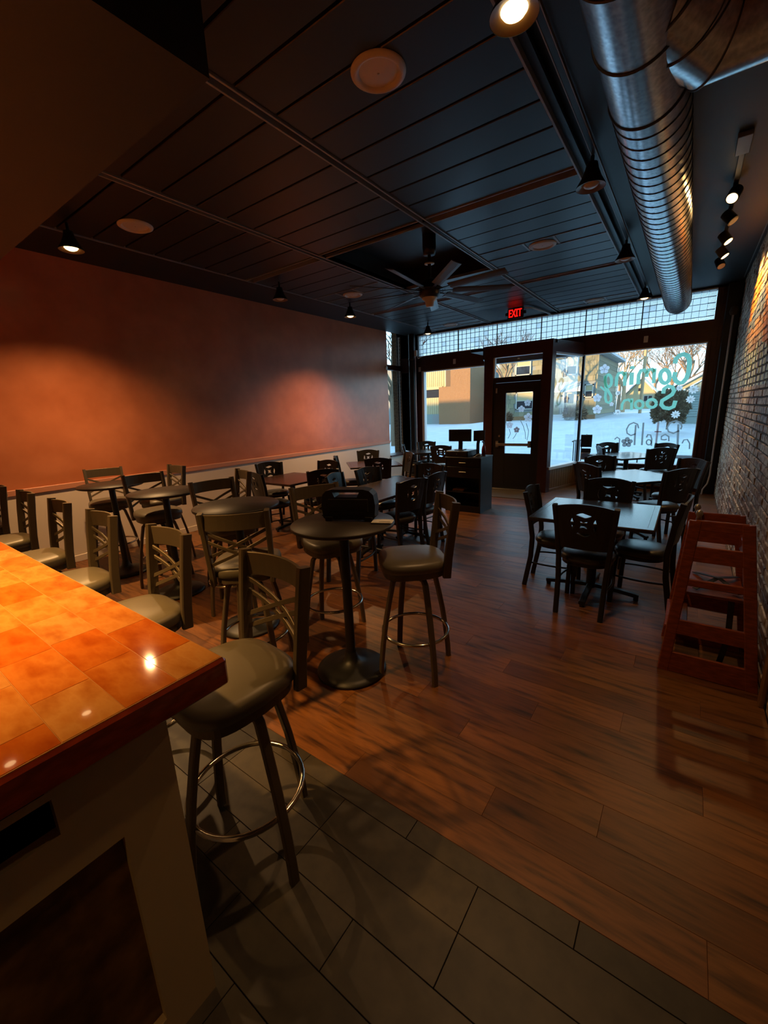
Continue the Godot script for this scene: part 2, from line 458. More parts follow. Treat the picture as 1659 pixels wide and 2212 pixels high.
func room() -> void:
	# floor: a dark sub-floor, wood planks across the room and slate tiles at the bar
	var floor_node := struct("floor", MB.new().slab(Vector3(LEFT - 0.2, -0.2, FRONT - 0.1), Vector3(RIGHT + 0.2, -0.012, BACK)), "floor_base", "dark wood plank floor running across the dining room")
	var row := 0
	var z := -1.2
	while z > FRONT + 0.02:
		var d := minf(0.17, z - FRONT - 0.01)
		var x := LEFT + 0.005
		var first: float = 1.4 * [0.55, 1.0, 0.3, 0.8][row % 4]
		while x < RIGHT - 0.03:
			var l := minf(first, RIGHT - 0.005 - x)
			first = 1.4
			var b := MB.new()
			b.uvo = Vector2(rng.randf() * 9.0, rng.randf() * 3.0)
			b.box(Vector3.ZERO, Vector3(l - 0.0006, 0.012, d - 0.0006), 0.001)
			var o := obj("plank", b, "plank_%d" % rng.randi_range(0, 3), floor_node)
			o.position = Vector3(x + l * 0.5, -0.006, z - d * 0.5)
			x += l
		z -= d
		row += 1
	z = -1.2
	row = 0
	while z < 0.5:
		var d := 0.095 if row == 0 else 0.168
		var x := RIGHT - 0.0
		var first: float = [0.642, 0.327, 0.967, 0.642, 0.4, 0.2][row % 6]
		while x > LEFT + 0.1:
			var l := minf(first, x - LEFT)
			first = 0.64
			if x - l < -1.15 and z > -0.35:
				break
			var b := MB.new()
			b.uvo = Vector2(rng.randf() * 9.0, rng.randf() * 9.0)
			b.box(Vector3.ZERO, Vector3(l - 0.0022, 0.012, d - 0.0022), 0.0012)
			var o := obj("floor_tile", b, "slate_%d" % rng.randi_range(0, 2), floor_node)
			o.position = Vector3(x - l * 0.5, -0.0055, z + d * 0.5)
			x -= l
		z += d
		row += 1
	# left wall: terracotta above a chair rail, beige below
	var wl := struct("wall_left", MB.new().slab(Vector3(LEFT - 0.25, 1.0, BACK), Vector3(LEFT, 4.0, -8.8)), "terracotta", "terracotta painted wall above the chair rail")
	obj("wainscot", MB.new().slab(Vector3(LEFT - 0.25, -0.1, BACK), Vector3(LEFT, 1.0, -8.8)), "wainscot", wl)
	struct("trim_1", MB.new().slab(Vector3(LEFT - 0.01, 0.935, BACK), Vector3(LEFT + 0.018, 1.005, -8.8), 0.006), "chair_rail", "terracotta chair rail along the left wall")
	struct("baseboard_left", MB.new().slab(Vector3(LEFT - 0.01, 0.0, BACK), Vector3(LEFT + 0.014, 0.085, -9.7), 0.004), "wainscot", "beige baseboard along the left wall")
	struct("wall_back", MB.new().slab(Vector3(LEFT - 0.25, -0.1, BACK), Vector3(RIGHT + 0.3, 4.0, BACK + 0.2)), "terracotta", "terracotta wall behind the bar")
	brick_wall()
	# ceiling: a closed slab over black planks between metal rails, flat drywall along both sides
	var ce := struct("ceiling", MB.new().slab(Vector3(LEFT - 0.3, 3.86, FRONT - 0.2), Vector3(RIGHT + 0.3, 4.06, BACK + 0.2)), "near_black", "black ceiling of planks between rails")
	obj("drywall_strip", MB.new().slab(Vector3(LEFT, CEILING, -1.24), Vector3(-5.37, 3.86, FRONT + 0.06)), "black_paint", ce)
	obj("drywall_strip", MB.new().slab(Vector3(-0.78, CEILING, BACK), Vector3(RIGHT, 3.86, FRONT + 0.06)), "black_paint", ce)
	obj("drywall_strip", MB.new().slab(Vector3(-1.67, CEILING, BACK), Vector3(-0.78, 3.86, -1.24)), "black_paint", ce)
	obj("drywall_strip", MB.new().slab(Vector3(-0.94, CEILING + 0.1, -1.24), Vector3(-0.78, 3.86, FRONT + 0.06)), "black_paint", ce)
	obj("bar_soffit", MB.new().slab(Vector3(LEFT, 3.0, BACK), Vector3(-1.67, 3.86, -1.24)), "black_paint", ce)
	obj("drywall_edge", MB.new().slab(Vector3(0.475, CEILING - 0.006, -1.0), Vector3(0.487, CEILING + 0.01, -9.4)), "rail_metal", ce)
	var rails := [-5.35, -3.92, -2.43, -0.94]
	for x in rails:
		for s in [-1, 1]:
			if (x == rails[0] and s < 0) or (x == rails[3] and s > 0): continue
			obj("rail", MB.new().slab(Vector3(x + s * 0.032 - 0.008, CEILING - 0.012, -1.26), Vector3(x + s * 0.032 + 0.008, CEILING + 0.05, FRONT + 0.06), 0.002), "rail_metal", ce)
		obj("rail_channel", MB.new().slab(Vector3(x - 0.024, CEILING + 0.03, -1.26), Vector3(x + 0.024, CEILING + 0.06, FRONT + 0.06)), "near_black", ce)
	var beams := [-4.24, -7.14]
	var zs := []
	for k in 9: zs.append([-4.31 - k * 0.3067, -4.31 - (k + 1) * 0.3067])
	for k in 8: zs.append([-7.21 - k * 0.315, -7.21 - (k + 1) * 0.315])
	for k in 9: zs.append([-4.17 + (k + 1) * 0.32, -4.17 + k * 0.32])
	var shapes := {}
	for bay in 3:
		var xa: float = rails[bay] + 0.042
		var xb: float = rails[bay + 1] - 0.042
		for p in zs:
			if bay == 1 and p[1] > -6.2 and p[0] < -4.2: continue
			if bay == 1 and p[0] < -8.4: continue
			var zb: float = minf(p[0], -1.25)
			if zb - p[1] < 0.03: continue
			var key := "%d_%.2f" % [bay, zb - p[1]]
			if not shapes.has(key):
				shapes[key] = MB.new().box(Vector3.ZERO, Vector3(xb - xa, 0.04, zb - p[1] - 0.014), 0.004).done()
			var o := obj("ceiling_plank", shapes[key], "black_panel", ce)
			o.position = Vector3((xa + xb) * 0.5, CEILING + 0.02, (zb + p[1]) * 0.5)
		for zb in beams:
			for s in [-1, 1]:
				obj("rail", MB.new().slab(Vector3(xa, CEILING - 0.01, zb + s * 0.062 - 0.006), Vector3(xb, CEILING + 0.04, zb + s * 0.062 + 0.006), 0.002), "rail_metal", ce)
		for zt in [-5.52, -5.83, -9.09, -9.41] if bay != 1 else [-6.15]:
			obj("rail", MB.new().slab(Vector3(xa, CEILING - 0.008, zt - 0.014), Vector3(xb, CEILING + 0.03, zt - 0.002), 0.002), "rail_metal", ce)
	obj("flat_panel", MB.new().slab(Vector3(-3.87, CEILING, -8.42), Vector3(-2.48, CEILING + 0.03, FRONT + 0.08)), "black_paint", ce)
	for s in [[Vector3(-3.92, 3.6, -4.24), Vector3(-3.88, 3.86, -6.2)], [Vector3(-2.47, 3.6, -4.24), Vector3(-2.43, 3.86, -6.2)], [Vector3(-3.92, 3.61, -6.2), Vector3(-2.43, 3.86, -6.16)], [Vector3(-3.92, 3.61, -4.3), Vector3(-2.43, 3.86, -4.26)]]:
		obj("recess_side", MB.new().slab(s[0], s[1]), "black_panel", ce)
	struct("roof", MB.new().slab(Vector3(LEFT - 2.0, 4.06, FRONT - 0.2), Vector3(RIGHT + 2.0, 8.5, BACK + 0.2)), "shade_block", "unseen block added above the ceiling to stop the sun")  # unseen mass added to block the low sun and close the room above


func brick_wall() -> void:
	# one computed paint picture for the whole wall: whitewash wearing off, and the mural
	var w := 1400
	var h := 640
	var z0 := FRONT
	var span := 8.8
	var im := Image.create(w, h, false, Image.FORMAT_RGB8)
	var n1 := FastNoiseLite.new()
	n1.seed = 41; n1.frequency = 1.1; n1.fractal_octaves = 4
	var n2 := FastNoiseLite.new()
	n2.seed = 42; n2.frequency = 9.0; n2.fractal_octaves = 3
	var hues := {"orange": c8(226, 142, 44), "blue": c8(108, 130, 156), "tan": c8(196, 150, 104), "mint": c8(206, 224, 204)}
	var polys := []
	for p in MURAL:
		var poly := PackedVector2Array()
		for k in p[1].size() / 2: poly.append(Vector2(p[1][k * 2], p[1][k * 2 + 1]))
		polys.append([p[0], poly])
	for iy in h:
		var y := CEILING * (1.0 - (iy + 0.5) / h)
		for ix in w:
			var zz := z0 + span * (ix + 0.5) / w
			var a := n1.get_noise_2d(zz, y * 1.6)
			var b := n2.get_noise_2d(zz, y * 2.0)
			var lime := clampf(0.62 + a * 1.0 + b * 0.9, 0.0, 1.0)
			var c := c8(118, 82, 60).lerp(c8(202, 190, 168), lime)
			if zz > -7.95 and zz < -4.8 and y > 1.8 and y < 3.25:
				for p in polys:
					if Geometry2D.is_point_in_polygon(Vector2(zz, y), p[1]):
						var hue: Color = hues[p[0]]
						if p[0] == "mint" and fposmod(zz + y * 0.12, 0.3) < 0.1: hue = c8(44, 46, 82)
						elif p[0] == "mint" and fposmod(zz * 0.7 + y * 0.3, 0.9) < 0.05: hue = c8(110, 44, 50)
						c = c.lerp(hue, clampf(0.9 + b * 0.6, 0.3, 1.0))
			im.set_pixel(ix, iy, c)
	mat("painted_brick", Color.WHITE, 0.62, 0.0, ImageTexture.create_from_image(im))
	mat("mortar", c8(92, 82, 72), 0.9)
	var wr := struct("wall_right", MB.new().slab(Vector3(RIGHT + 0.008, -0.1, BACK), Vector3(RIGHT + 0.25, 4.0, FRONT - 0.1)), "mortar", "whitewashed brick wall with a painted mural")
	var eye := Vector3(0, 1.7, 0)
	var list := []
	var course := 0
	var y := 0.0
	while y < CEILING - 0.02:
		var z := FRONT - (0.0 if course % 2 == 0 else 0.11)
		while z < -0.9:
			var l := 0.213
			var zc := z + l * 0.5
			if zc > FRONT + 0.05:
				var c := Vector3(RIGHT, y + 0.037, zc)
				var d := c - eye
				var seen := l * absf(d.x) / d.length() / d.length_squared()
				if zc > -2.75 or (y > 3.0 and zc > -5.5) or (y < 0.9 and zc > -2.95): seen *= 0.02
				list.append([seen, y, zc, l])
			z += l + 0.012
		y += 0.0745
		course += 1
	list.sort_custom(func(p, q): return p[0] > q[0])
	var rest := SurfaceTool.new()
	rest.begin(Mesh.PRIMITIVE_TRIANGLES)
	for k in list.size():
		var e: Array = list[k]
		var st := rest
		if k < 290:
			st = SurfaceTool.new()
			st.begin(Mesh.PRIMITIVE_TRIANGLES)
		brick(st, e[1] + rng.randf_range(-0.002, 0.002), e[2], e[3], RIGHT + rng.randf_range(-0.006, 0.003), z0, span)
		if k < 290:
			st.generate_normals()
			obj("brick", st.commit(), "painted_brick", wr)
	rest.generate_normals()
	obj("further_bricks", rest.commit(), "painted_brick", wr).set_meta("kind", "stuff")


func brick(st: SurfaceTool, y: float, z: float, l: float, x: float, z0: float, span: float) -> void:
	st.set_smooth_group(-1)
	var h := 0.0625
	var hl := l * 0.5
	var c := 0.005
	var f := []  # the face, then the outer ring, both anticlockwise from below left as seen from the room
	var o := []
	for k in [[-1, 0], [1, 0], [1, 1], [-1, 1]]:
		f.append(Vector3(x + rng.randf_range(-0.0015, 0.0015), y + (c if k[1] == 0 else h - c), z + k[0] * (hl - c)))
		o.append(Vector3(RIGHT + 0.012, y + (0.0 if k[1] == 0 else h), z + k[0] * hl))
	var quads := [[f[0], f[1], f[2], f[3], Vector3.LEFT]]
	for k in 4:
		quads.append([o[k], o[(k + 1) % 4], f[(k + 1) % 4], f[k], Vector3(-1, 0, 0) + [Vector3.DOWN, Vector3.BACK, Vector3.UP, Vector3.FORWARD][k]])
	for q in quads:
		var n: Vector3 = (q[0] - q[2]).cross(q[0] - q[1])
		for t in [[0, 1, 2], [0, 2, 3]]:
			var order: Array = t if n.dot(q[4]) >= 0 else [t[0], t[2], t[1]]
			for i in order:
				var p: Vector3 = q[i]
				st.set_uv(Vector2((p.z - z0) / span, 1.0 - p.y / CEILING))
				st.add_vertex(p)


func cone_lamp(where: Vector3, lit: bool, label: String, energy := 0.0) -> void:
	var o := thing("cone_lamp", label, "lamp", where, 0.0, "black cone lamps under the ceiling")
	obj("shade", MB.new().lathe([Vector2(0.108, 0.0), Vector2(0.105, 0.012), Vector2(0.075, 0.06), Vector2(0.05, 0.12), Vector2(0.04, 0.165), Vector2(0.0, 0.17)], 28), "near_black", o)
	obj("reflector", MB.new().lathe([Vector2(0.06, 0.022), Vector2(0.07, 0.014), Vector2(0.09, 0.006), Vector2(0.1065, 0.001)], 28), "reflector", o)
	obj("stem", MB.new().tube([Vector3(0, 0.165, 0), Vector3(0, CEILING - where.y - (0.026 if where.x > -1.0 else 0.001), 0)], 0.014, 10), "near_black", o)
	obj("bulb", MB.new().lathe([Vector2(0.0, -0.004), Vector2(0.03, -0.001), Vector2(0.05, 0.009), Vector2(0.06, 0.022), Vector2(0.0, 0.024)], 24), "bulb_warm" if lit else "bulb_off", o)
	if lit: lamp(where + Vector3(0, -0.012, 0), Vector3(0.1 if where.x < -3.0 else -0.05, -1, 0.01), energy, 64.0, c8(255, 196, 130), 0.03)


func ceiling_fittings() -> void:
	cone_lamp(Vector3(-5.08, 3.36, -1.95), true, "lit black cone lamp nearest the bar along the terracotta wall", 10.5)
	cone_lamp(Vector3(-5.04, 3.36, -4.54), false, "unlit black cone lamp along the terracotta wall", 0.0)
	cone_lamp(Vector3(-5.04, 3.36, -6.13), true, "lit black cone lamp halfway along the terracotta wall", 10.5)
	cone_lamp(Vector3(-4.92, 3.36, -8.66), true, "lit black cone lamp in front of the glass tile transom's left end", 1.5)
	cone_lamp(Vector3(-0.82, 3.39, -2.25), true, "big bright lit cone lamp overhead beside the duct", 2.2)
	cone_lamp(Vector3(-0.82, 3.36, -4.05), false, "large unlit cone lamp on the track beside the duct", 0.0)
	cone_lamp(Vector3(-0.82, 3.36, -6.2), false, "unlit cone lamp on the track between two others beside the duct", 0.0)
	cone_lamp(Vector3(-0.82, 3.38, -8.75), true, "lit cone lamp beside the duct in front of the transom", 1.2)
	var tr := thing("lamp_track", "long black lamp track beside the round duct", "track", Vector3(-0.81, CEILING, 0))
	obj("channel", MB.new().slab(Vector3(-0.018, -0.022, -1.4), Vector3(0.018, 0.0, -9.3), 0.003), "near_black", tr)
	for s in [-1, 1]:
		obj("lip", MB.new().slab(Vector3(s * 0.02 - 0.003, -0.024, -1.4), Vector3(s * 0.02 + 0.003, 0.0, -9.3)), "rail_metal", tr)
	# speakers
	var labels := ["round white ceiling speaker above the pub tables near the terracotta wall", "large round white ceiling speaker overhead near the camera", "round ceiling speaker left of the fan", "round ceiling speaker between the fan and the duct", "small round ceiling speaker by the transom's left half", "small round ceiling speaker by the transom near the duct"]
	var sp: Node3D
	var k := 0
	for p in [[-4.67, -2.4], [-1.655, -2.38], [-4.69, -5.79], [-1.66, -5.74], [-4.65, -9.25], [-1.665, -9.25]]:
		if k == 0:
			sp = thing("ceiling_speaker", labels[0], "speaker", Vector3(p[0], CEILING - 0.001, p[1]), 0.0, "round speakers set in the ceiling")
			obj("flange", MB.new().lathe([Vector2(0.15, -0.012), Vector2(0.135, -0.02), Vector2(0.118, -0.014), Vector2(0.11, 0.0)], 36).lathe([Vector2(0.16, 0.0), Vector2(0.158, -0.008), Vector2(0.15, -0.012)], 36), "speaker_white", sp)
			obj("grille", MB.new().lathe([Vector2(0.0, -0.009), Vector2(0.06, -0.008), Vector2(0.112, -0.004)], 36), "speaker_white", sp)
			obj("centre_screw", MB.new().lathe([Vector2(0.0, -0.013), Vector2(0.006, -0.012), Vector2(0.007, -0.008)], 10), "steel", sp)
		else:
			again(sp, Vector3(p[0], CEILING - 0.001, p[1]), 0.0, labels[k])
		k += 1
	for p in [[-4.67, -5.67], [-1.66, -5.67], [-4.65, -9.25], [-1.665, -9.25]]:
		var o := thing("speaker_plate", "pale square plate around the %s" % ["ceiling speaker left of the fan", "ceiling speaker between the fan and the duct", "ceiling speaker by the transom's left half", "ceiling speaker by the transom near the duct"][taken.get("speaker_plate", 0)], "plate", Vector3(p[0], CEILING - 0.0005, p[1]))
		for s in [-1, 1]:
			obj("edge", MB.new().slab(Vector3(s * 0.175 - 0.012, -0.006, -0.15), Vector3(s * 0.175 + 0.012, 0.0, 0.15)), "rail_metal", o)
	fan()
	duct()
	# track heads that wash the mural
	var t2 := thing("track_light", "black track with five adjustable heads above the brick wall", "track light", Vector3(0.12, CEILING, 0))
	obj("channel", MB.new().slab(Vector3(-0.02, -0.03, -4.75), Vector3(0.02, 0.0, -8.35), 0.003), "near_black", t2)
	obj("end_feed", MB.new().slab(Vector3(-0.045, -0.035, -4.5), Vector3(0.045, 0.0, -4.8), 0.004), "rail_metal", t2)
	var aims := [Vector3(-0.25, -0.75, 0.75), Vector3(0.55, -0.75, 0.25), Vector3(0.55, -0.83, 0.2), Vector3(0.55, -0.83, 0.1), Vector3(0.3, -0.8, 0.5)]
	k = 0
	for z in [-5.4, -6.0, -6.68, -7.28, -7.8]:
		var aim: Vector3 = aims[k].normalized()
		var c := Vector3(0, -0.1, z)
		var hd := obj("head", MB.new().tube([c - aim * 0.06, c + aim * 0.06], 0.05, 20), "near_black", t2)
		obj("yoke", MB.new().tube([Vector3(0, -0.02, z), c - aim * 0.02], 0.012, 8), "near_black", hd)
		obj("lens", MB.new().tube([c + aim * 0.052, c + aim * 0.063], 0.042, 20), "bulb_warm" if k in [0, 2, 3] else "bulb_off", hd)
		if k in [0, 2, 3]: lamp(Vector3(0.12, CEILING, 0) + c + aim * 0.075, aim, 1.2 if k == 0 else 4.5, 42.0 if k == 0 else 48.0, c8(255, 196, 120), 0.04)
		k += 1
	# exit sign
	var ex := thing("exit_sign", "red lit exit sign hanging at the ceiling before the transom", "sign", Vector3(-2.985, 3.5, -8.74))
	obj("housing", MB.new().box(Vector3.ZERO, Vector3(0.31, 0.19, 0.045), 0.006), "exit_case", ex)
	for s in [-1, 1]:
		obj("lamp_head", MB.new().tube([Vector3(s * 0.155, 0.0, 0.0), Vector3(s * 0.195, 0.0, 0.0), Vector3(s * 0.2, 0, 0)], 0.03, 14), "near_black", ex)
	obj("mount", MB.new().slab(Vector3(-0.06, 0.09, -0.02), Vector3(0.06, 0.102, 0.02)), "near_black", ex)
	var f := SystemFont.new()
	f.font_names = PackedStringArray(["Droid Sans"])
	f.font_weight = 700
	var x := -0.105
	for ch in ["E", "X", "I", "T"]:
		var tm := TextMesh.new()
		tm.text = ch
		tm.font = f
		tm.font_size = 64
		tm.pixel_size = 0.0031
		tm.depth = 0.004
		var o := obj("letter", tm, "exit_glow", ex)
		o.position = Vector3(x, 0.0, 0.0245)
		o.scale = Vector3(0.72, 1, 1)
		x += 0.062 if ch == "X" else (0.072 if ch == "E" else 0.06)
	var l := OmniLight3D.new()
	l.name = "exit_light"
	add_child(l)
	l.position = Vector3(-2.985, 3.5, -8.69)
	l.light_color = c8(255, 40, 30)
	l.light_energy = 0.004
	l.light_size = 0.1
	l.omni_range = 6.0
	l.omni_attenuation = 2.0
	l.shadow_enabled = true
	var cd := thing("conduit", "thin white conduit running from the exit sign to the transom", "conduit", Vector3.ZERO)
	obj("pipe", MB.new().tube([Vector3(-2.8, 3.575, -8.72), Vector3(-2.72, 3.578, -8.8), Vector3(-2.62, 3.58, -9.6), Vector3(-2.6, 3.56, -9.72)], 0.011, 8), "white_trim", cd)
	obj("pipe", MB.new().tube([Vector3(-2.8, 3.555, -8.72), Vector3(-2.69, 3.572, -8.84), Vector3(-2.58, 3.572, -9.6), Vector3(-2.56, 3.55, -9.72)], 0.011, 8), "white_trim", cd)


func fan() -> void:
	var o := thing("ceiling_fan", "large black ceiling fan with nine narrow blades under a dark recess", "fan", Vector3(-2.92, 3.22, -5.2))
	obj("canopy", MB.new().lathe([Vector2(0.075, 0.42), Vector2(0.085, 0.5), Vector2(0.085, 0.64)], 24).lathe([Vector2(0.0, 0.415), Vector2(0.075, 0.42)], 24), "near_black", o)
	obj("canopy_ring", MB.new().lathe([Vector2(0.024, 0.31), Vector2(0.065, 0.315), Vector2(0.062, 0.325), Vector2(0.024, 0.325)], 24), "white_plastic", o)
	obj("rod", MB.new().tube([Vector3(0, 0.1, 0), Vector3(0, 0.45, 0)], 0.022, 12), "near_black", o)
	obj("motor", MB.new().lathe([Vector2(0.0, -0.09), Vector2(0.11, -0.085), Vector2(0.135, -0.05), Vector2(0.14, 0.05), Vector2(0.12, 0.1), Vector2(0.06, 0.14), Vector2(0.0, 0.15)], 28), "near_black", o)
	obj("light_kit", MB.new().lathe([Vector2(0.0, -0.19), Vector2(0.05, -0.188), Vector2(0.06, -0.13), Vector2(0.1, -0.095), Vector2(0.1, -0.085)], 24), "white_plastic", o)
	for s in 9:
		var bl := MB.new()
		var sec := [Vector2(-0.06, -0.003), Vector2(-0.03, -0.006), Vector2(0.03, -0.005), Vector2(0.06, 0.0), Vector2(0.06, 0.005), Vector2(0.0, 0.004), Vector2(-0.06, 0.003)]
		var up := Vector3(0, 1, -0.3).normalized()
		bl.sweep([Vector3(0.3, 0, 0), Vector3(0.6, 0, 0), Vector3(1.06, 0, 0)], sec, up, false, false)
		var b := obj("blade", bl, "fan_blade", o)
		b.rotation.y = deg_to_rad(-5.0 + s * 40.0)
		obj("bracket", MB.new().bar([Vector3(0.12, -0.01, 0), Vector3(0.22, -0.005, 0), Vector3(0.36, 0.004, 0)], 0.035, 0.01), "iron", b)
	for r in [0.17, 0.2]:
		var ring := []
		for s in 32: ring.append(Vector3(cos(TAU * s / 32) * r, 0.0, sin(TAU * s / 32) * r))
		obj("hub_ring", MB.new().tube(ring, 0.006, 6, true), "iron", o)


func duct() -> void:
	var o := thing("round_duct", "long galvanised spiral duct hanging below the ceiling", "duct", Vector3(-0.354, 3.31, 0))
	var r := 0.184
	var body := MB.new()
	body.t = Transform3D(Basis(Vector3.RIGHT, -PI / 2), Vector3.ZERO)
	body.lathe([Vector2(r, -0.6), Vector2(r, 9.05)], 48)
	obj("body", body, "galvanised", o)
	var inner := MB.new()
	inner.t = body.t
	inner.lathe([Vector2(r - 0.004, 9.05), Vector2(r - 0.004, 8.0), Vector2(0, 8.0)], 48)
	obj("open_end", inner, "galvanised", o)
	var helix := []
	for k in 46 * 28 + 1:
		var a := TAU * k / 28.0
		helix.append(Vector3(cos(a) * (r + 0.001), sin(a) * (r + 0.001), -3.0 - 0.13 * k / 28.0))
	obj("spiral_seam", MB.new().tube(helix, 0.0042, 5), "seam", o)
	for z in [-2.06, -2.5, -2.98]:
		var ring := []
		for s in 40: ring.append(Vector3(cos(TAU * s / 40) * (r + 0.001), sin(TAU * s / 40) * (r + 0.001), z))
		obj("coupling", MB.new().tube(ring, 0.007, 6, true), "seam", o)
	for z in [-3.6, -6.4, -8.6]:
		obj("hanger", MB.new().slab(Vector3(-0.012, r - 0.002, z - 0.002), Vector3(0.012, CEILING - 3.31 + 0.01, z + 0.002)), "near_black", o)
	# elbow branch towards the brick wall
	var j := [Vector3(-0.36, 3.37, -2.25), Vector3(-0.1, 3.35, -2.83), Vector3(0.51, 3.35, -2.8)].map(func(p): return p - o.position)
	var sec := []
	for k in 40: sec.append(Vector2(cos(TAU * k / 40), sin(TAU * k / 40)) * 0.2)
	obj("elbow", MB.new().sweep(j, sec, Vector3.UP), "galvanised", o)
	for p in [[0, 1, 0.3], [0, 1, 0.62], [1, 2, 0.0], [1, 2, 0.5]]:
		var a: Vector3 = j[p[0]]
		var b: Vector3 = j[p[1]]
		var c := a.lerp(b, p[2])
		var d := (b - a).normalized()
		if p[2] == 0.0: d = ((b - a).normalized() + (a - j[0]).normalized()).normalized()
		var side := d.cross(Vector3.UP).normalized()
		var ring := []
		for s in 40: ring.append(c + (side * cos(TAU * s / 40) + Vector3.UP * sin(TAU * s / 40)) * 0.2015)
		obj("gore_seam", MB.new().tube(ring, 0.005, 6, true), "seam", o)


func pane(called: String, corners: Array, parent: Node, m := "glass") -> void:  # a thin sheet through four points
	var b := MB.new()
	b.smooth(false)
	var n: Vector3 = (corners[1] - corners[0]).cross(corners[3] - corners[0]).normalized() * 0.003
	b.face(corners.map(func(p): return p + n), n)
	b.face(corners.map(func(p): return p - n), -n)
	for k in 4:
		var a: Vector3 = corners[k]
		var c: Vector3 = corners[(k + 1) % 4]
		b.face([a - n, c - n, c + n, a + n], (a + c) * 0.5 - (corners[0] + corners[2]) * 0.5)
	obj(called, b, m, parent)


func street_front() -> void:
	var fw := struct("wall_front", MB.new().slab(Vector3(-6.5, 2.7, FRONT - 0.14), Vector3(RIGHT, 3.066, FRONT + 0.06), 0.004), "brown_wood", "dark brown wooden shop front facing the street")
	var parts := [
		["pier", Vector3(-6.5, -0.1, FRONT - 0.14), Vector3(-5.72, 2.7, FRONT + 0.05), "brown_wood"],
		["pier", Vector3(-6.5, 3.06, FRONT - 0.14), Vector3(-5.84, 3.9, FRONT + 0.05), "dark_wood"],
		["pier", Vector3(0.175, -0.1, FRONT - 0.14), Vector3(RIGHT + 0.2, 3.9, FRONT + 0.05), "brown_wood"],
		["lintel", Vector3(-6.5, 3.56, FRONT - 0.14), Vector3(RIGHT, 3.9, FRONT + 0.05), "dark_wood"],
		["stall_riser", Vector3(-5.72, -0.1, FRONT - 0.14), Vector3(-3.9, 0.46, FRONT + 0.04), "brown_wood"],
		["stall_riser", Vector3(-1.9, -0.1, FRONT - 0.14), Vector3(0.2, 0.46, FRONT + 0.04), "brown_wood"],
	]
	for p in parts:
		obj(p[0], MB.new().slab(p[1], p[2], 0.004), p[3], fw)
	obj("frame_strip", MB.new().slab(Vector3(0.13, 0.46, FRONT - 0.05), Vector3(0.18, 2.7, FRONT + 0.075), 0.004), "brown_wood", fw)
	obj("frame_strip", MB.new().slab(Vector3(0.25, 0.0, FRONT), Vector3(0.262, 3.56, FRONT + 0.062), 0.003), "brown_wood", fw)
	# left and right shop windows
	var w1 := struct("window_1", MB.new().slab(Vector3(-5.73, 0.46, FRONT - 0.06), Vector3(-5.665, 2.7, FRONT + 0.07), 0.003), "white_trim", "shop window between the black column and the door box")
	obj("sill", MB.new().slab(Vector3(-5.72, 0.455, FRONT - 0.08), Vector3(-3.85, 0.5, FRONT + 0.1), 0.004), "brown_wood", w1)
	obj("head_strip", MB.new().slab(Vector3(-5.7, 2.675, FRONT - 0.04), Vector3(-3.9, 2.7, FRONT + 0.065)), "white_trim", w1)
	pane("pane", [Vector3(-5.68, 0.49, FRONT), Vector3(-3.85, 0.49, FRONT), Vector3(-3.85, 2.69, FRONT), Vector3(-5.68, 2.69, FRONT)], w1)
	var w2 := struct("window_2", MB.new().slab(Vector3(-1.95, 0.455, FRONT - 0.08), Vector3(0.18, 0.51, FRONT + 0.11), 0.004), "brown_wood", "large painted shop window beside the brick wall")
	obj("head_strip", MB.new().slab(Vector3(-1.9, 2.685, FRONT - 0.04), Vector3(0.14, 2.705, FRONT + 0.066)), "white_trim", w2)
	obj("jamb_strip", MB.new().slab(Vector3(0.118, 0.5, FRONT - 0.04), Vector3(0.132, 2.7, FRONT + 0.05)), "white_trim", w2)
	pane("pane", [Vector3(-1.88, 0.5, FRONT), Vector3(0.13, 0.5, FRONT), Vector3(0.13, 2.7, FRONT), Vector3(-1.88, 2.7, FRONT)], w2)
	# recessed entry: a box that comes into the room, its door, and a slanting side window
	var zf := -8.57
	var db := struct("door_1", MB.new().slab(Vector3(-3.55, 2.7, zf - 0.14), Vector3(-2.207, 2.925, zf), 0.004), "brown_wood", "dark street door in a brown wooden entry box")
	for p in [["post", Vector3(-3.55, 0, zf - 0.14), Vector3(-3.355, 2.71, zf), "brown_wood"], ["post", Vector3(-2.385, 0, zf - 0.14), Vector3(-2.207, 2.71, zf), "brown_wood"],
			["rail", Vector3(-3.36, 2.2, zf - 0.13), Vector3(-2.38, 2.305, zf - 0.01), "dark_wood"], ["entry_ceiling", Vector3(-3.9, 2.86, FRONT), Vector3(-2.15, 2.92, zf - 0.1), "dark_wood"],
			["door_stop", Vector3(-3.36, 0, zf - 0.12), Vector3(-3.325, 2.2, zf - 0.03), "dark_wood"], ["door_stop", Vector3(-2.415, 0, zf - 0.12), Vector3(-2.38, 2.2, zf - 0.03), "dark_wood"],
			["threshold", Vector3(-3.4, -0.01, zf - 0.14), Vector3(-2.38, 0.025, zf + 0.02), "steel"]]:
		obj(p[0], MB.new().slab(p[1], p[2], 0.004), p[3], db)
	var top := MB.new()
	top.smooth(false)
	for y in [2.86, 2.925]:
		top.face([Vector3(-3.55, y, zf), Vector3(-2.207, y, zf), Vector3(-1.87, y, FRONT), Vector3(-3.95, y, FRONT)], Vector3.UP if y > 2.9 else Vector3.DOWN)
	obj("box_top", top, "brown_wood", db)
	var leaf := MB.new()
	for p in [[-3.325, -3.09, 0.02, 2.195], [-2.545, -2.415, 0.02, 2.195], [-3.09, -2.545, 1.995, 2.195], [-3.09, -2.545, 0.02, 0.77]]:
		leaf.slab(Vector3(p[0], p[2], zf - 0.085), Vector3(p[1], p[3], zf - 0.04), 0.002)
	var dl := obj("door_leaf", leaf, "near_black", db)
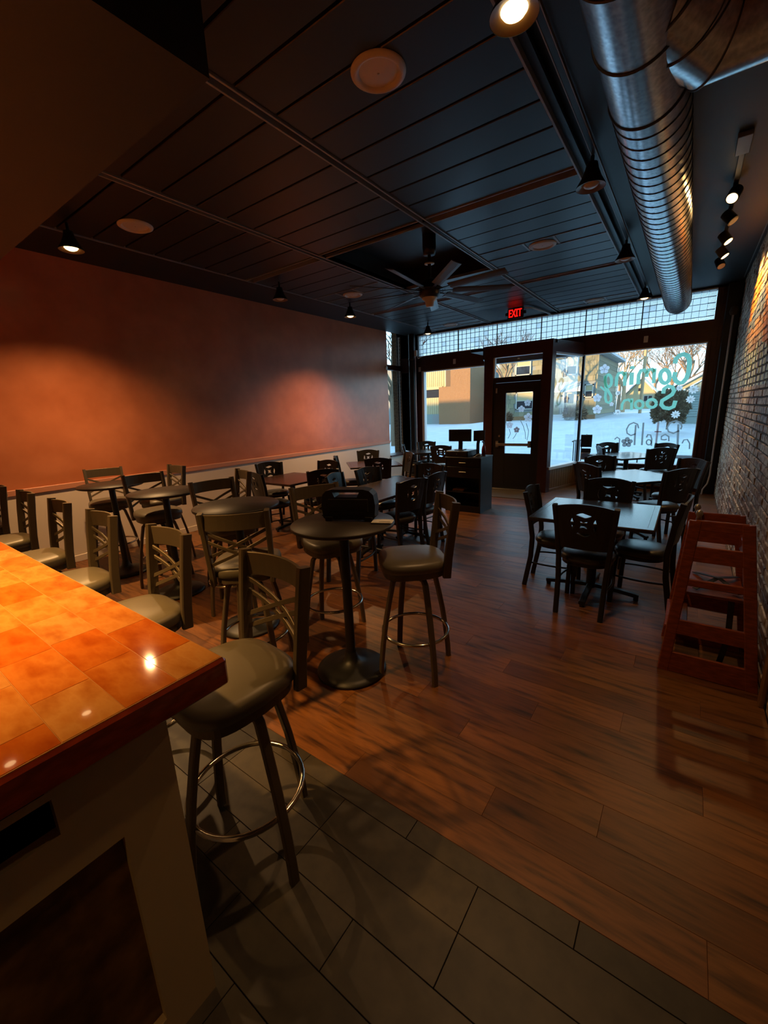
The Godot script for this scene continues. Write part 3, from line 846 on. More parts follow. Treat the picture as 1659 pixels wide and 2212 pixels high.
	pane("pane", [Vector3(-3.09, 0.77, zf - 0.06), Vector3(-2.545, 0.77, zf - 0.06), Vector3(-2.545, 1.995, zf - 0.06), Vector3(-3.09, 1.995, zf - 0.06)], dl)
	obj("push_bar", MB.new().slab(Vector3(-3.26, 0.93, zf - 0.0), Vector3(-2.55, 0.985, zf + 0.03), 0.006), "steel", dl)
	for x in [-3.24, -2.57]:
		obj("bar_mount", MB.new().slab(Vector3(x - 0.03, 0.9, zf - 0.045), Vector3(x + 0.03, 1.03, zf + 0.005), 0.005), "steel", dl)
	obj("lock", MB.new().tube([Vector3(-3.2, 1.13, zf - 0.045), Vector3(-3.2, 1.13, zf - 0.02)], 0.022, 14), "steel", dl)
	obj("sensor", MB.new().slab(Vector3(-3.3, 2.0, zf - 0.045), Vector3(-3.27, 2.1, zf - 0.02), 0.003), "white_plastic", dl)
	pane("transom_pane", [Vector3(-3.355, 2.305, zf - 0.07), Vector3(-2.385, 2.305, zf - 0.07), Vector3(-2.385, 2.7, zf - 0.07), Vector3(-3.355, 2.7, zf - 0.07)], db)
	for p in [[Vector3(-3.357, 2.305, zf - 0.09), Vector3(-3.325, 2.7, zf - 0.01)], [Vector3(-3.357, 2.69, zf - 0.09), Vector3(-2.383, 2.706, zf - 0.01)]]:
		obj("transom_bead", MB.new().slab(p[0], p[1]), "white_trim", db)
	# slanting side of the entry
	var a := Vector3(-2.207, 0, zf)
	var b := Vector3(-1.875, 0, FRONT)
	var d := (b - a).normalized()
	var turn := atan2(-d.z, d.x)
	var w3 := struct("window_3", MB.new().at(a, turn).slab(Vector3(0.05, 0.455, -0.11), Vector3(1.27, 0.51, 0.03), 0.003), "white_trim", "side window slanting from the door box to the shop window")
	obj("stile", MB.new().at(a, turn).slab(Vector3(0.0, 0, -0.12), Vector3(0.14, 2.925, 0.004), 0.004), "brown_wood", w3)
	obj("corner_post", MB.new().at(a, turn).slab(Vector3(1.245, 0.46, -0.04), Vector3(1.29, 2.72, 0.01), 0.004), "dark_wood", w3)
	obj("head", MB.new().at(a, turn).slab(Vector3(0.13, 2.7, -0.12), Vector3(1.28, 2.925, 0.004), 0.004), "brown_wood", w3)
	obj("head_strip", MB.new().at(a, turn).slab(Vector3(0.13, 2.67, -0.1), Vector3(1.26, 2.702, -0.01)), "white_trim", w3)
	var tp := MB.new().at(a, turn)
	var corners := [Vector3(0.14, 0.5, -0.05), Vector3(1.25, 0.5, -0.05), Vector3(1.25, 2.7, -0.05), Vector3(0.14, 2.7, -0.05)].map(func(p): return tp.t * p)
	pane("pane", corners, w3)
	obj("riser", MB.new().at(a, turn).slab(Vector3(0.13, -0.02, -0.1), Vector3(1.28, 0.455, -0.02)), "brown_wood", w3)
	for k in 12:
		obj("bead_board", MB.new().at(a, turn).slab(Vector3(0.142 + k * 0.094, 0.06, -0.03), Vector3(0.142 + k * 0.094 + 0.089, 0.452, -0.004), 0.003), "bead_board", w3)
	obj("shoe", MB.new().at(a, turn).slab(Vector3(0.135, 0.0, -0.03), Vector3(1.26, 0.06, 0.006), 0.003), "bead_board", w3)
	for k in 20:
		obj("bead_board", MB.new().slab(Vector3(-1.87 + k * 0.1, 0.06, FRONT + 0.035), Vector3(-1.87 + k * 0.1 + 0.095, 0.452, FRONT + 0.055), 0.003), "bead_board", w2)
	# far side of the entry box, out of sight from the bar
	var a2 := Vector3(-3.95, 0, FRONT)
	var d2 := (Vector3(-3.55, 0, zf) - a2).normalized()
	var t2 := atan2(-d2.z, d2.x)
	var w4 := struct("window_4", MB.new().at(a2, t2).slab(Vector3(0, 0, -0.05), Vector3(1.27, 0.5, 0.03), 0.003), "brown_wood", "side of the entry box facing the terracotta wall")
	obj("head", MB.new().at(a2, t2).slab(Vector3(0, 2.68, -0.05), Vector3(1.27, 2.925, 0.03), 0.003), "brown_wood", w4)
	var tq := MB.new().at(a2, t2)
	pane("pane", [Vector3(0, 0.5, 0), Vector3(1.25, 0.5, 0), Vector3(1.25, 2.7, 0), Vector3(0, 2.7, 0)].map(func(p): return tq.t * p), w4)
	# transom of small prism glass tiles
	var w5 := struct("window_5", MB.new().slab(Vector3(-5.85, 3.555, FRONT - 0.03), Vector3(0.175, 3.575, FRONT + 0.055)), "white_trim", "long transom of small square prism glass tiles")
	var px := 0.109
	var ys := [3.556, 3.451, 3.346, 3.241, 3.136, 3.068]
	var tiles := {}
	for c in 55:
		var x1 := 0.167 - c * px
		for q in 5:
			var hgt: float = ys[q] - ys[q + 1]
			var border := q == 0 or q == 4 or c == 0 or c == 54
			var key := [hgt, border]
			if not tiles.has(key):
				var tb := MB.new()
				if border:
					for s in 5: tb.slab(Vector3(-px * 0.5 + 0.004, hgt * (s / 5.0 - 0.5) + 0.002, -0.004), Vector3(px * 0.5 - 0.004, hgt * ((s + 1) / 5.0 - 0.5) - 0.001, 0.006), 0.003)
				else: tb.box(Vector3.ZERO, Vector3(px - 0.007, hgt - 0.007, 0.01), 0.003)
				tiles[key] = tb.done()
			var m := "prism_ribbed" if border else ("prism_lilac" if rng.randf() < 0.08 else "prism_clear")
			obj("glass_tile", tiles[key], m, w5).position = Vector3(x1 - px * 0.5, (ys[q] + ys[q + 1]) * 0.5, FRONT)
	for c in 56:
		var x1 := 0.167 - c * px
		obj("came", MB.new().slab(Vector3(x1 - 0.0032, 3.066, FRONT - 0.008), Vector3(x1 + 0.0032, 3.558, FRONT + 0.009)), "came", w5)
	for q in range(1, 5):
		obj("came", MB.new().slab(Vector3(-5.83, ys[q] - 0.0032, FRONT - 0.008), Vector3(0.167, ys[q] + 0.0032, FRONT + 0.0085)), "came", w5)
	for x in [-4.72, -3.755, -2.774, -1.902, -0.92]:
		obj("support_bar", MB.new().slab(Vector3(x - 0.009, 3.066, FRONT + 0.005), Vector3(x + 0.009, 3.558, FRONT + 0.022)), "came", w5)
	# tall side window in the left wall
	var w6 := struct("window_6", MB.new().slab(Vector3(-6.45, 2.757, -9.75), Vector3(-6.33, 2.877, -8.8), 0.004), "brown_wood", "tall narrow window in a recess at the end of the terracotta wall")
	obj("jamb_panel", MB.new().slab(Vector3(-6.5, -0.1, -9.86), Vector3(-6.1, 3.9, -9.75), 0.004), "brown_wood", w6)
	obj("sill", MB.new().slab(Vector3(-6.5, 0.58, -9.75), Vector3(-6.12, 0.62, -8.8), 0.004), "brown_wood", w6)
	obj("apron", MB.new().slab(Vector3(-6.42, -0.1, -9.75), Vector3(LEFT, 0.58, -8.8)), "wainscot", w6)
	obj("near_jamb", MB.new().slab(Vector3(-6.5, -0.1, -8.86), Vector3(-6.2, 4.0, -8.801)), "brown_wood", w6)
	obj("frame_edge", MB.new().slab(Vector3(-6.43, 0.6, -9.752), Vector3(-6.37, 3.6, -9.72)), "white_trim", w6)
	pane("pane", [Vector3(-6.4, 0.62, -9.75), Vector3(-6.4, 0.62, -8.8), Vector3(-6.4, 3.62, -8.8), Vector3(-6.4, 3.62, -9.75)], w6)
	var ls := thing("light_string", "string of small white bulbs down the edge of the tall side window", "light string", Vector3(-6.375, 0, -9.7))
	obj("cord", MB.new().tube([Vector3(0, 0.66, 0), Vector3(0, 2.0, 0.004), Vector3(0, 3.56, 0)], 0.008, 6), "near_black", ls)
	var bead := MB.new().lathe([Vector2(0, -0.014), Vector2(0.011, -0.009), Vector2(0.014, 0.0), Vector2(0.011, 0.009), Vector2(0, 0.014)], 8).done()
	for k in 34: obj("small_bulb", bead, "white_plastic", ls).position = Vector3(0.012, 0.7 + k * 0.085, 0.004)
	var st := thing("column_pipe", "thick black vertical pipe in the corner beside the tall side window", "pipe", Vector3(-5.93, 0, -9.6))
	obj("pipe", MB.new().tube([Vector3(0, 0, 0), Vector3(0, CEILING, 0)], 0.085, 24), "near_black", st)
	for y in [0.4, 3.0]: obj("collar", MB.new().lathe([Vector2(0.085, y - 0.03), Vector2(0.095, y - 0.025), Vector2(0.095, y + 0.025), Vector2(0.085, y + 0.03)], 24), "near_black", st)
	var c1 := thing("wall_conduit", "pale vertical conduit with a white junction box beside the black column", "conduit", Vector3.ZERO)
	obj("junction_box", MB.new().slab(Vector3(-5.83, 3.06, -9.6), Vector3(-5.76, 3.2, -9.54), 0.006), "white_plastic", c1)
	obj("pipe", MB.new().tube([Vector3(-5.81, 3.06, -9.57), Vector3(-5.81, 1.0, -9.57), Vector3(-5.81, 0.0, -9.57)], 0.011, 8), "white_trim", c1)
	obj("cable", MB.new().tube([Vector3(-5.77, 3.1, -9.56), Vector3(-5.75, 3.0, -9.6), Vector3(-5.68, 3.06, -9.72), Vector3(-5.0, 3.068, -9.73), Vector3(-4.1, 3.068, -9.73)], 0.008, 6), "white_trim", c1)
	var c2 := thing("corner_conduit", "thin grey conduit bending out at the floor beside the brick wall", "conduit", Vector3.ZERO)
	obj("pipe", MB.new().tube([Vector3(0.42, 3.1, -9.62), Vector3(0.42, 0.35, -9.62), Vector3(0.4, 0.2, -9.6), Vector3(0.34, 0.09, -9.56), Vector3(0.335, 0.0, -9.55)], 0.014, 8), "white_trim", c2)
	obj("cap", MB.new().lathe([Vector2(0.0, 0.1), Vector2(0.05, 0.08), Vector2(0.07, 0.0), Vector2(0.05, -0.05), Vector2(0.0, -0.06)], 16, Vector3(0.43, 3.13, -9.64)), "tan_mat", c2)
	obj("corner_post", MB.new().box(Vector3(0.41, CEILING / 2, -9.7), Vector3(0.2, CEILING, 0.1), 0.01), "near_black", fw)
	for p in [[Vector3(-4.8, 2.85, FRONT + 0.062), "white switch plate on the header over the left shop window"], [Vector3(-0.82, 2.86, FRONT + 0.062), "white switch plate on the header over the painted window"], [Vector3(-5.79, 2.75, FRONT + 0.052), "small white sensor on the frame beside the black column"]]:
		var o := thing("switch_plate", p[1], "switch", p[0])
		obj("plate", MB.new().box(Vector3(0, 0, 0.006), Vector3(0.07, 0.115, 0.012), 0.003), "white_plastic", o)
		obj("toggle", MB.new().box(Vector3(0, 0, 0.014), Vector3(0.012, 0.03, 0.012), 0.002), "white_trim", o)
	var th := thing("round_sensor", "small round white sensor at the end of the terracotta wall", "sensor", Vector3(LEFT + 0.001, 2.76, -8.74), PI / 2)
	var tb := MB.new()
	tb.t = Transform3D(Basis(Vector3.RIGHT, PI / 2), Vector3.ZERO)
	obj("body", tb.lathe([Vector2(0.045, 0.0), Vector2(0.045, 0.02), Vector2(0.03, 0.032), Vector2(0.0, 0.034)], 20), "white_plastic", th)
	window_paint()


func ribbon(b: MB, pts: Array, w: float, z: float) -> void:  # a painted stroke: a film on the glass
	var n := pts.size()
	var l := []
	var r := []
	for k in n:
		var d: Vector2 = (pts[mini(k + 1, n - 1)] - pts[maxi(k - 1, 0)]).normalized()
		var s := Vector2(-d.y, d.x) * w * 0.5
		l.append(pts[k] + s)
		r.append(pts[k] - s)
	b.smooth(false)
	for k in n - 1:
		b.face([Vector3(l[k].x, l[k].y, z), Vector3(r[k].x, r[k].y, z), Vector3(r[k + 1].x, r[k + 1].y, z), Vector3(l[k + 1].x, l[k + 1].y, z)], Vector3.BACK)


func flower(called: String, label: String, x: float, y: float, r: float, kind: String, z: float) -> Node3D:
	var o := thing(called, label, "painted flower", Vector3(x, y, z), 0.0, "flowers painted on the glass")
	var n := 5 if kind in ["lavender", "rose", "pink", "slate"] else 9
	var wide := 0.52 if n == 5 else 0.26
	for k in n:
		var b := MB.new()
		b.smooth(false)
		var a := TAU * k / n + 0.3
		var c := Vector2(cos(a), sin(a)) * r * 0.56
		var poly := []
		for j in 12:
			var e := TAU * j / 12
			var q := Vector2(cos(e) * r * 0.46, sin(e) * r * wide * 0.8).rotated(a) + c
			poly.append(Vector3(q.x, q.y, 0.0015 + 0.0002 * k))
		b.face(poly, Vector3.BACK)
		obj("petal", b, {"lavender": "lavender_paint", "rose": "rose_paint", "pink": "pink_paint", "slate": "slate_paint", "white": "white_paint", "daisy": "white_paint"}[kind], o)
	if kind in ["daisy", "white"]:
		obj("centre", MB.new().lathe([Vector2(0, 0.004), Vector2(r * 0.22, 0.003), Vector2(r * 0.22, 0.0)], 12), "yolk_paint" if kind == "daisy" else "slate_paint", o).rotation.x = PI / 2
	return o


func window_paint() -> void:
	var names := {"coming": "mint green painted word Coming, mirrored on the shop window", "soon": "mint green painted word Soon, mirrored on the shop window", "petal": "slate blue painted lettering along the bottom of the shop window"}
	var words := {}
	var order := ["coming", "coming", "coming", "coming", "coming", "coming", "soon", "soon", "soon", "soon"]
	var letters := []
	for s in STROKES:
		if s[0] == "+": letters[-1].append(s)
		else: letters.append([s])
	for k in letters.size():
		var word: String = order[k] if k < order.size() else "petal"
		if not words.has(word): words[word] = thing("painted_lettering", names[word], "lettering")
		var whole: Node3D = words[word]
		var b := MB.new()
		var film := FRONT + 0.0035
		for s in letters[k]:
			film += 0.0006
			var pts := []
			for j in s[3].size() / 2: pts.append(Vector2(s[3][j * 2], s[3][j * 2 + 1]))
			if letters[k][0][0] == "letter_i" and s[0] == "+":
				var dot := MB.new()
				ribbon(dot, pts, s[2], film)
				obj("letter_dot", dot, letters[k][0][1] + "_paint", whole)
			else: ribbon(b, pts, s[2], film)
		obj(letters[k][0][0], b, letters[k][0][1] + "_paint", whole)
	var says := ["lavender flower painted beside the letter g, near its top", "lavender flower painted left of the letter g's tail", "lavender flower painted lowest left on the shop window", "tiny white flower painted right of the letter g", "small pink bud painted under the letter g", "small white flower painted left of the word Soon", "small white daisy painted right above the letter S", "large white daisy painted highest near the brick wall", "drooping white daisy painted under the large daisy", "white daisy painted below the word Soon", "slate blue flower painted between the bottom letters"]
	for k in FLOWERS.size():
		flower("painted_flower", says[k], FLOWERS[k][1], FLOWERS[k][2], FLOWERS[k][3], FLOWERS[k][0], FRONT + 0.0035)
	var dz := -8.57 - 0.0565
	var said := ["lavender flower painted highest on the door glass", "lavender flower painted second from the top on the door glass", "large lavender flower painted at the edge of the door glass", "lavender flower painted low on the door glass beside the hinge stile", "single rose tulip painted on the door glass"]
	var grown := []
	for k in DOOR_FLOWERS.size():
		grown.append(flower("painted_flower", said[k], DOOR_FLOWERS[k][1], DOOR_FLOWERS[k][2], DOOR_FLOWERS[k][3], DOOR_FLOWERS[k][0], dz))
	for k in DOOR_STEMS.size():
		var own: Node3D = grown[[1, 2, 4, 3][k]]
		var b := MB.new()
		var pts := []
		for j in DOOR_STEMS[k].size() / 2: pts.append(Vector2(DOOR_STEMS[k][j * 2] - own.position.x, DOOR_STEMS[k][j * 2 + 1] - own.position.y))
		ribbon(b, pts, 0.012, 0.0)
		obj("stem", b, "stem_paint", own)
	for p in [["window_notice", "dark notice sheet taped in the corner of the painted window", -1.84, -1.62, 0.82, 1.08, "near_black"], ["window_sticker", "dark strip sticker under the notice in the window corner", -1.82, -1.63, 0.7, 0.79, "dark_wood"], ["window_sticker", "pale blue square sticker lowest in the window corner", -1.81, -1.66, 0.57, 0.69, "slate_paint"]]:
		var o := thing(p[0], p[1], "notice", Vector3((p[2] + p[3]) / 2, p[4], FRONT + 0.004))
		var w: float = p[3] - p[2]
		obj("sheet", MB.new().slab(Vector3(-w / 2, 0, 0), Vector3(w / 2, p[5] - p[4], 0.002)), p[6], o)
		if p[6] == "slate_paint": obj("white_border", MB.new().slab(Vector3(-w / 2 - 0.02, -0.02, -0.0008), Vector3(w / 2 + 0.02, p[5] - p[4] + 0.02, 0.0012)), "paper", o)
		if p[6] == "near_black": obj("tape", MB.new().slab(Vector3(-0.01, p[5] - p[4] - 0.01, 0.001), Vector3(0.01, p[5] - p[4] + 0.01, 0.003)), "paper", o)


func ground_height(x: float, z: float) -> float:
	var y := -0.16
	if z < -12.0: y = lerpf(-0.16, -0.27, clampf((-12.0 - z) / 1.5, 0, 1))
	if z < -33.0: y = lerpf(-0.27, lerpf(-0.1, 0.36, clampf((x + 22.0) / 5.0, 0, 1)), smoothstep(33.0, 42.0, -z))
	if z < -48.0: y += (-48.0 - z) * 0.012
	return y


func branch(b: MB, p: Vector3, d: Vector3, l: float, r: float, depth: int) -> void:
	var mid := p + d * l * 0.5 + Vector3(rng.randf_range(-1, 1), rng.randf_range(-0.3, 0.6), rng.randf_range(-1, 1)) * l * 0.06
	var end := p + d * l
	b.tube([p, mid, end], r, 6 if depth > 2 else 4, false, [1.0, 0.85, 0.62])
	if depth == 0: return
	for k in (3 if depth > 1 else 4):
		var nd := (d + Vector3(rng.randf_range(-1, 1), rng.randf_range(-0.25, 0.7), rng.randf_range(-1, 1)) * 0.75).normalized()
		branch(b, p.lerp(end, rng.randf_range(0.55, 1.0)), nd, l * rng.randf_range(0.55, 0.8), r * 0.55, depth - 1)


func tree(x: float, z: float, h: float, r: float, label: String, depth := 4, m := "bark") -> void:
	var o := thing("bare_tree", label, "tree", Vector3(x, ground_height(x, z) - 0.05, z), 0.0, "bare winter trees beyond the street")
	obj("trunk", MB.new().tube([Vector3.ZERO, Vector3(0.05, h * 0.2, 0), Vector3(0, h * 0.42, 0.05)], r, 10, false, [1.25, 0.95, 0.75]), m, o)
	var b := MB.new()
	for k in 4:
		var a := TAU * k / 4.0 + rng.randf()
		branch(b, Vector3(0, h * rng.randf_range(0.3, 0.42), 0.03), Vector3(cos(a) * 0.6, 1.0, sin(a) * 0.6).normalized(), h * 0.25, r * 0.5, depth)
	obj("branches", b, m, o)


func bush(called: String, label: String, c: Vector3, s: Vector3, n: int, leaf: float, m: String) -> void:
	var o := thing(called, label, "bush", c)
	var b := MB.new()
	b.smooth(false)
	for k in n:
		var d := Vector3(rng.randfn(), rng.randfn(), rng.randfn()).normalized()
		if d.y < -0.75: continue
		var p := Vector3(0, s.y, 0) + d * s * pow(rng.randf(), 0.25) * (0.88 + 0.2 * sin(d.x * 7.0) * cos(d.y * 6.0 + d.z * 5.0))
		var u := (d + Vector3(rng.randfn(), rng.randfn() + 0.6, rng.randfn()) * 0.6).normalized() * leaf
		var v := u.cross(Vector3(rng.randfn(), rng.randfn(), rng.randfn())).normalized() * leaf * 0.4
		b.face([p - v, p + v, p + u], d)
	obj("foliage", b, m, o).set_meta("kind", "stuff")
	obj("stem", MB.new().tube([Vector3(0, -0.05, 0), Vector3(0.02, s.y, 0)], 0.06, 7), "bark", o)


func outdoors() -> void:
	var g := MB.new()
	g.smooth(true)
	var nz := FastNoiseLite.new()
	nz.seed = 51
	nz.frequency = 0.35
	var lump := FastNoiseLite.new()
	lump.seed = 52
	lump.frequency = 1.3
	var zs := [-9.9]
	while zs[-1] > -160.0: zs.append(zs[-1] - maxf(0.45, (-zs[-1] - 25.0) * 0.08))
	var xs := []
	for k in 121: xs.append(-62.0 + k * 0.75)
	var hgt := func(x: float, z: float) -> float:
		var y := ground_height(x, z) + nz.get_noise_2d(x, z) * 0.06
		var bank := exp(-pow((z + 31.5) / 1.6, 2.0)) + 0.5 * exp(-pow((z + 13.2) / 0.8, 2.0))
		return y + bank * (0.16 + 0.22 * absf(lump.get_noise_2d(x, z)))
	for i in zs.size() - 1:
		for j in xs.size() - 1:
			var q := []
			for e in [[0, 0], [0, 1], [1, 1], [1, 0]]:
				q.append(Vector3(xs[j + e[1]], hgt.call(xs[j + e[1]], zs[i + e[0]]), zs[i + e[0]]))
			g.face(q, Vector3.UP)
	struct("ground", g, "snow", "snow covered street and lawns outside the windows")
	struct("wall_shade_blocks", MB.new().slab(Vector3(-19, -1, FRONT - 0.2), Vector3(-8.2, 8.5, 4)).slab(Vector3(-60, -1, FRONT - 0.2), Vector3(-24.5, 8.0, 4)).slab(Vector3(-100, -1, FRONT - 0.2), Vector3(-60, 10.8, 4)).slab(Vector3(2.6, -1, FRONT - 0.2), Vector3(30, 8.5, 4)), "shade_block", "unseen blocks added on this side of the street to shade it")  # unseen blocks, their heights and gap set for the shadows they cast
	struct("wall_side_outside", MB.new().slab(Vector3(-6.75, -0.5, -9.98), Vector3(-6.52, 4.2, -9.9)), "tan_brick", "brick edge of the building outside the tall side window")
	# shingled house across the street
	var hz := -45.0
	var h := thing("shingled_house", "pale shingled house with a striped awning across the street", "house", Vector3(-7.4, 0.3, hz))
	obj("front_wall", MB.new().slab(Vector3(-9.6, -0.3, -0.3), Vector3(0, 7.7, -0.06)), "grey_siding", h)
	obj("side_wall", MB.new().slab(Vector3(-0.3, -0.3, -0.1), Vector3(-0.06, 6.1, -13)), "grey_siding", h)
	var cut := [[-2.95, -1.7, 0.3, 2.8], [-2.85, -1.8, 4.25, 5.95], [-1.05, -0.25, 2.05, 3.3], [-7.65, -5.8, 1.15, 2.95], [-7.8, -6.2, 4.6, 6.4]]
	var ch := 0.455
	for c in 16:
		var x := -9.6 + (0.0 if c % 2 == 0 else 0.28)
		while x < -0.02:
			var w := minf(rng.randf_range(0.5, 0.62), -x)
			var clear := true
			for q in cut:
				if x + w > q[0] and x < q[1] and 0.45 + c * ch + ch > q[2] and 0.45 + c * ch < q[3]: clear = false
			if clear:
				var o := obj("shingle", MB.new().box(Vector3.ZERO, Vector3(w - 0.02, ch + 0.02, 0.03), 0.0), "shingle_%d" % rng.randi_range(0, 2), h)
				o.position = Vector3(x + w * 0.5, 0.45 + (c + 0.5) * ch - rng.randf() * 0.02, -0.02)
				o.rotation.x = -0.05
			x += w
	for c in 12:
		var o := obj("siding_board", MB.new().box(Vector3.ZERO, Vector3(0.03, ch + 0.02, 12.9)), "shingle_%d" % (c % 3), h)
		o.position = Vector3(-0.02, 0.45 + (c + 0.5) * ch, -6.5)
		o.rotation.z = 0.05
	obj("foundation", MB.new().slab(Vector3(-9.65, -0.4, -0.3), Vector3(0.03, 0.46, 0.03)), "tan_brick", h)
	obj("corner_board", MB.new().slab(Vector3(-0.08, 0.4, -0.1), Vector3(0.03, 6.1, 0.03)), "shingle_2", h)
	for q in cut:
		var wn := obj("window" if q != cut[0] else "doorway", MB.new().slab(Vector3(q[0], q[2], -0.06), Vector3(q[1], q[3], 0.0)), "dark_window", h)
		for e in [[q[0], q[0] + 0.12, q[2], q[3]], [q[1] - 0.12, q[1], q[2], q[3]], [q[0], q[1], q[3] - 0.12, q[3]], [q[0], q[1], q[2], q[2] + 0.1]]:
			obj("casing", MB.new().slab(Vector3(e[0], e[2], -0.04), Vector3(e[1], e[3], 0.06)), "house_trim", wn)
		if q != cut[0]: obj("sash_rail", MB.new().slab(Vector3(q[0], (q[2] + q[3]) / 2 - 0.04, -0.04), Vector3(q[1], (q[2] + q[3]) / 2 + 0.04, 0.05)), "house_trim", wn)
		if q != cut[0]: obj("blind", MB.new().slab(Vector3(q[0] + 0.12, (q[2] + q[3]) / 2, -0.02), Vector3(q[1] - 0.12, q[3] - 0.1, 0.015)), "cream_siding", wn)
	obj("storm_door", MB.new().slab(Vector3(-2.6, 0.62, 0.0), Vector3(-1.85, 2.62, 0.05)), "cream_siding", h)
	obj("door_glass", MB.new().slab(Vector3(-2.5, 1.6, 0.03), Vector3(-1.95, 2.5, 0.06)), "dark_window", h)
	obj("porch_step", MB.new().slab(Vector3(-4.0, -0.3, 0), Vector3(-1.2, 0.28, 1.6)).slab(Vector3(-3.8, 0.2, 0), Vector3(-1.4, 0.55, 1.0)), "snow_cap", h)
	for k in 9:
		obj("awning_slat", MB.new().bar([Vector3(-3.4 + k * 0.27, 3.62, 0.05), Vector3(-3.4 + k * 0.27, 3.25, 0.75), Vector3(-3.4 + k * 0.27, 2.82, 1.25), Vector3(-3.4 + k * 0.27, 2.66, 1.26)], 0.25 if k % 2 == 0 else 0.25, 0.03), "snow_cap" if k % 2 == 0 else "awning", h)
	for s in [-3.35, -1.3]:
		obj("porch_lamp", MB.new().lathe([Vector2(0, 0.12), Vector2(0.09, 0.05), Vector2(0.09, -0.05), Vector2(0, -0.12)], 10, Vector3(s + 0.25, 2.35, 0.1)), "dark_wood", h)
	for s in 7:
		obj("porch_baluster", MB.new().slab(Vector3(-2.9 + s * 0.26, 0.6, 0.98), Vector3(-2.86 + s * 0.26, 1.25, 1.02)), "house_trim", h)
	obj("porch_rail", MB.new().slab(Vector3(-3.0, 1.22, 0.97), Vector3(-1.2, 1.28, 1.03)), "house_trim", h)
	obj("eave", MB.new().slab(Vector3(-0.3, 6.05, 0.3), Vector3(0.6, 6.25, -13.3)), "house_trim", h)
	obj("gutter", MB.new().slab(Vector3(0.58, 6.1, 0.3), Vector3(0.72, 6.3, -13.3)), "snow_cap", h)
	obj("downpipe", MB.new().tube([Vector3(0.62, 6.1, -12.5), Vector3(0.15, 5.4, -12.5), Vector3(0.1, 0.3, -12.5)], 0.06, 6), "house_trim", h)
	obj("roof_slope", MB.new().bar([Vector3(0.6, 6.3, -6.5), Vector3(-4.8, 7.7, -6.5)], 14.0, 0.2), "snow_cap", h)
	bush("twiggy_shrub", "brown twiggy shrub against the shingled house", Vector3(-8.6, 0.2, -42.2), Vector3(1.0, 0.75, 0.7), 900, 0.34, "twig_bush")
	bush("twiggy_shrub", "small dry shrub beside the house, seen through the door glass", Vector3(-15.0, 0.2, -42.6), Vector3(0.5, 0.5, 0.4), 300, 0.25, "twig_bush")
	# tan brick building at the far left
	var br := thing("brick_building", "tan brick building with cream siding, seen through the left window", "building", Vector3(-25.0, -0.15, -50))
	obj("tower", MB.new().slab(Vector3(-0.2, -0.3, 0), Vector3(2.5, 8.2, -6)), "tan_brick", br)
	obj("low_block", MB.new().slab(Vector3(-1.9, -0.3, -0.02), Vector3(-0.2, 4.8, -6)), "tan_brick", br)
	obj("back_wall", MB.new().slab(Vector3(-12, -0.3, -2.2), Vector3(-0.2, 8.0, -6)), "grey_siding", br)
	obj("dark_shingle_wall", MB.new().slab(Vector3(-1.7, 4.8, -1.6), Vector3(-0.2, 8.0, -3)), "roof_shingle", br)
	for k in 18:
		obj("siding_board", MB.new().slab(Vector3(-7.5 + k * 0.31, 4.9, -2.2), Vector3(-7.5 + k * 0.31 + 0.27, 7.9, -2.08)), "cream_siding", br)
		obj("siding_board", MB.new().slab(Vector3(-7.5 + k * 0.31, 1.4, -1.2), Vector3(-7.5 + k * 0.31 + 0.27, 3.55, -1.08)), "cream_siding", br)
	obj("white_panel", MB.new().slab(Vector3(-1.95, 5.0, -2.1), Vector3(-1.65, 8.0, -1.9)), "house_trim", br)
	obj("window_band", MB.new().slab(Vector3(-7.5, 3.55, -1.3), Vector3(-1.9, 4.75, -1.15)), "dark_window", br)
	obj("window_head", MB.new().slab(Vector3(-7.5, 4.6, -1.3), Vector3(-1.9, 4.95, -0.95)), "cream_siding", br)
	obj("lower_wall", MB.new().slab(Vector3(-7.5, -0.3, -1.3), Vector3(-1.9, 1.4, -1.1)), "green_siding", br)
	obj("garage_door", MB.new().slab(Vector3(-3.4, 0.0, -1.12), Vector3(-2.0, 1.25, -1.04)), "grey_siding", br)
	obj("rear_wing", MB.new().slab(Vector3(2.5, -0.3, -6), Vector3(9, 3.6, -8)).slab(Vector3(2.5, 4.8, -5), Vector3(6.0, 6.6, -8)), "grey_siding", br)
	obj("snowy_ledge", MB.new().slab(Vector3(2.3, 4.6, -4.4), Vector3(6.2, 4.85, -8)), "snow_cap", br)
	obj("parapet_cap", MB.new().slab(Vector3(-0.3, 8.2, 0.1), Vector3(2.6, 8.4, -6)), "snow_cap", br)
	# small gabled house far behind
	var sg := thing("gabled_house", "small cream house with a snowy gable far behind the trees", "house", Vector3(-6.65, 0.6, -80))
	var wall := PackedVector2Array([Vector2(-2.1, 0), Vector2(2.0, 0), Vector2(2.0, 2.5), Vector2(0, 4.75), Vector2(-2.1, 2.5)])
	obj("gable_wall", MB.new().plate([wall], 0.4, func(p): return p), "cream_siding", sg)
	obj("rear", MB.new().slab(Vector3(-2.1, 0, -5), Vector3(2.0, 2.5, 0)), "cream_siding", sg)
	for s in [-1, 1]:
		obj("roof_slope", MB.new().bar([Vector3(0, 4.95, -2), Vector3(s * 2.7, 2.05, -2)], 5.4, 0.16, Vector3.UP), "snow_cap", sg)
	for x in [0.5, 1.1]:
		obj("window", MB.new().slab(Vector3(x, 1.3, 0.18), Vector3(x + 0.45, 2.1, 0.26)), "dark_window", sg)
		obj("casing", MB.new().slab(Vector3(x - 0.08, 1.2, 0.17), Vector3(x + 0.53, 2.2, 0.22)), "house_trim", sg)
	obj("attic_vent", MB.new().slab(Vector3(-0.4, 2.9, 0.18), Vector3(0.1, 3.35, 0.26)), "dark_window", sg)
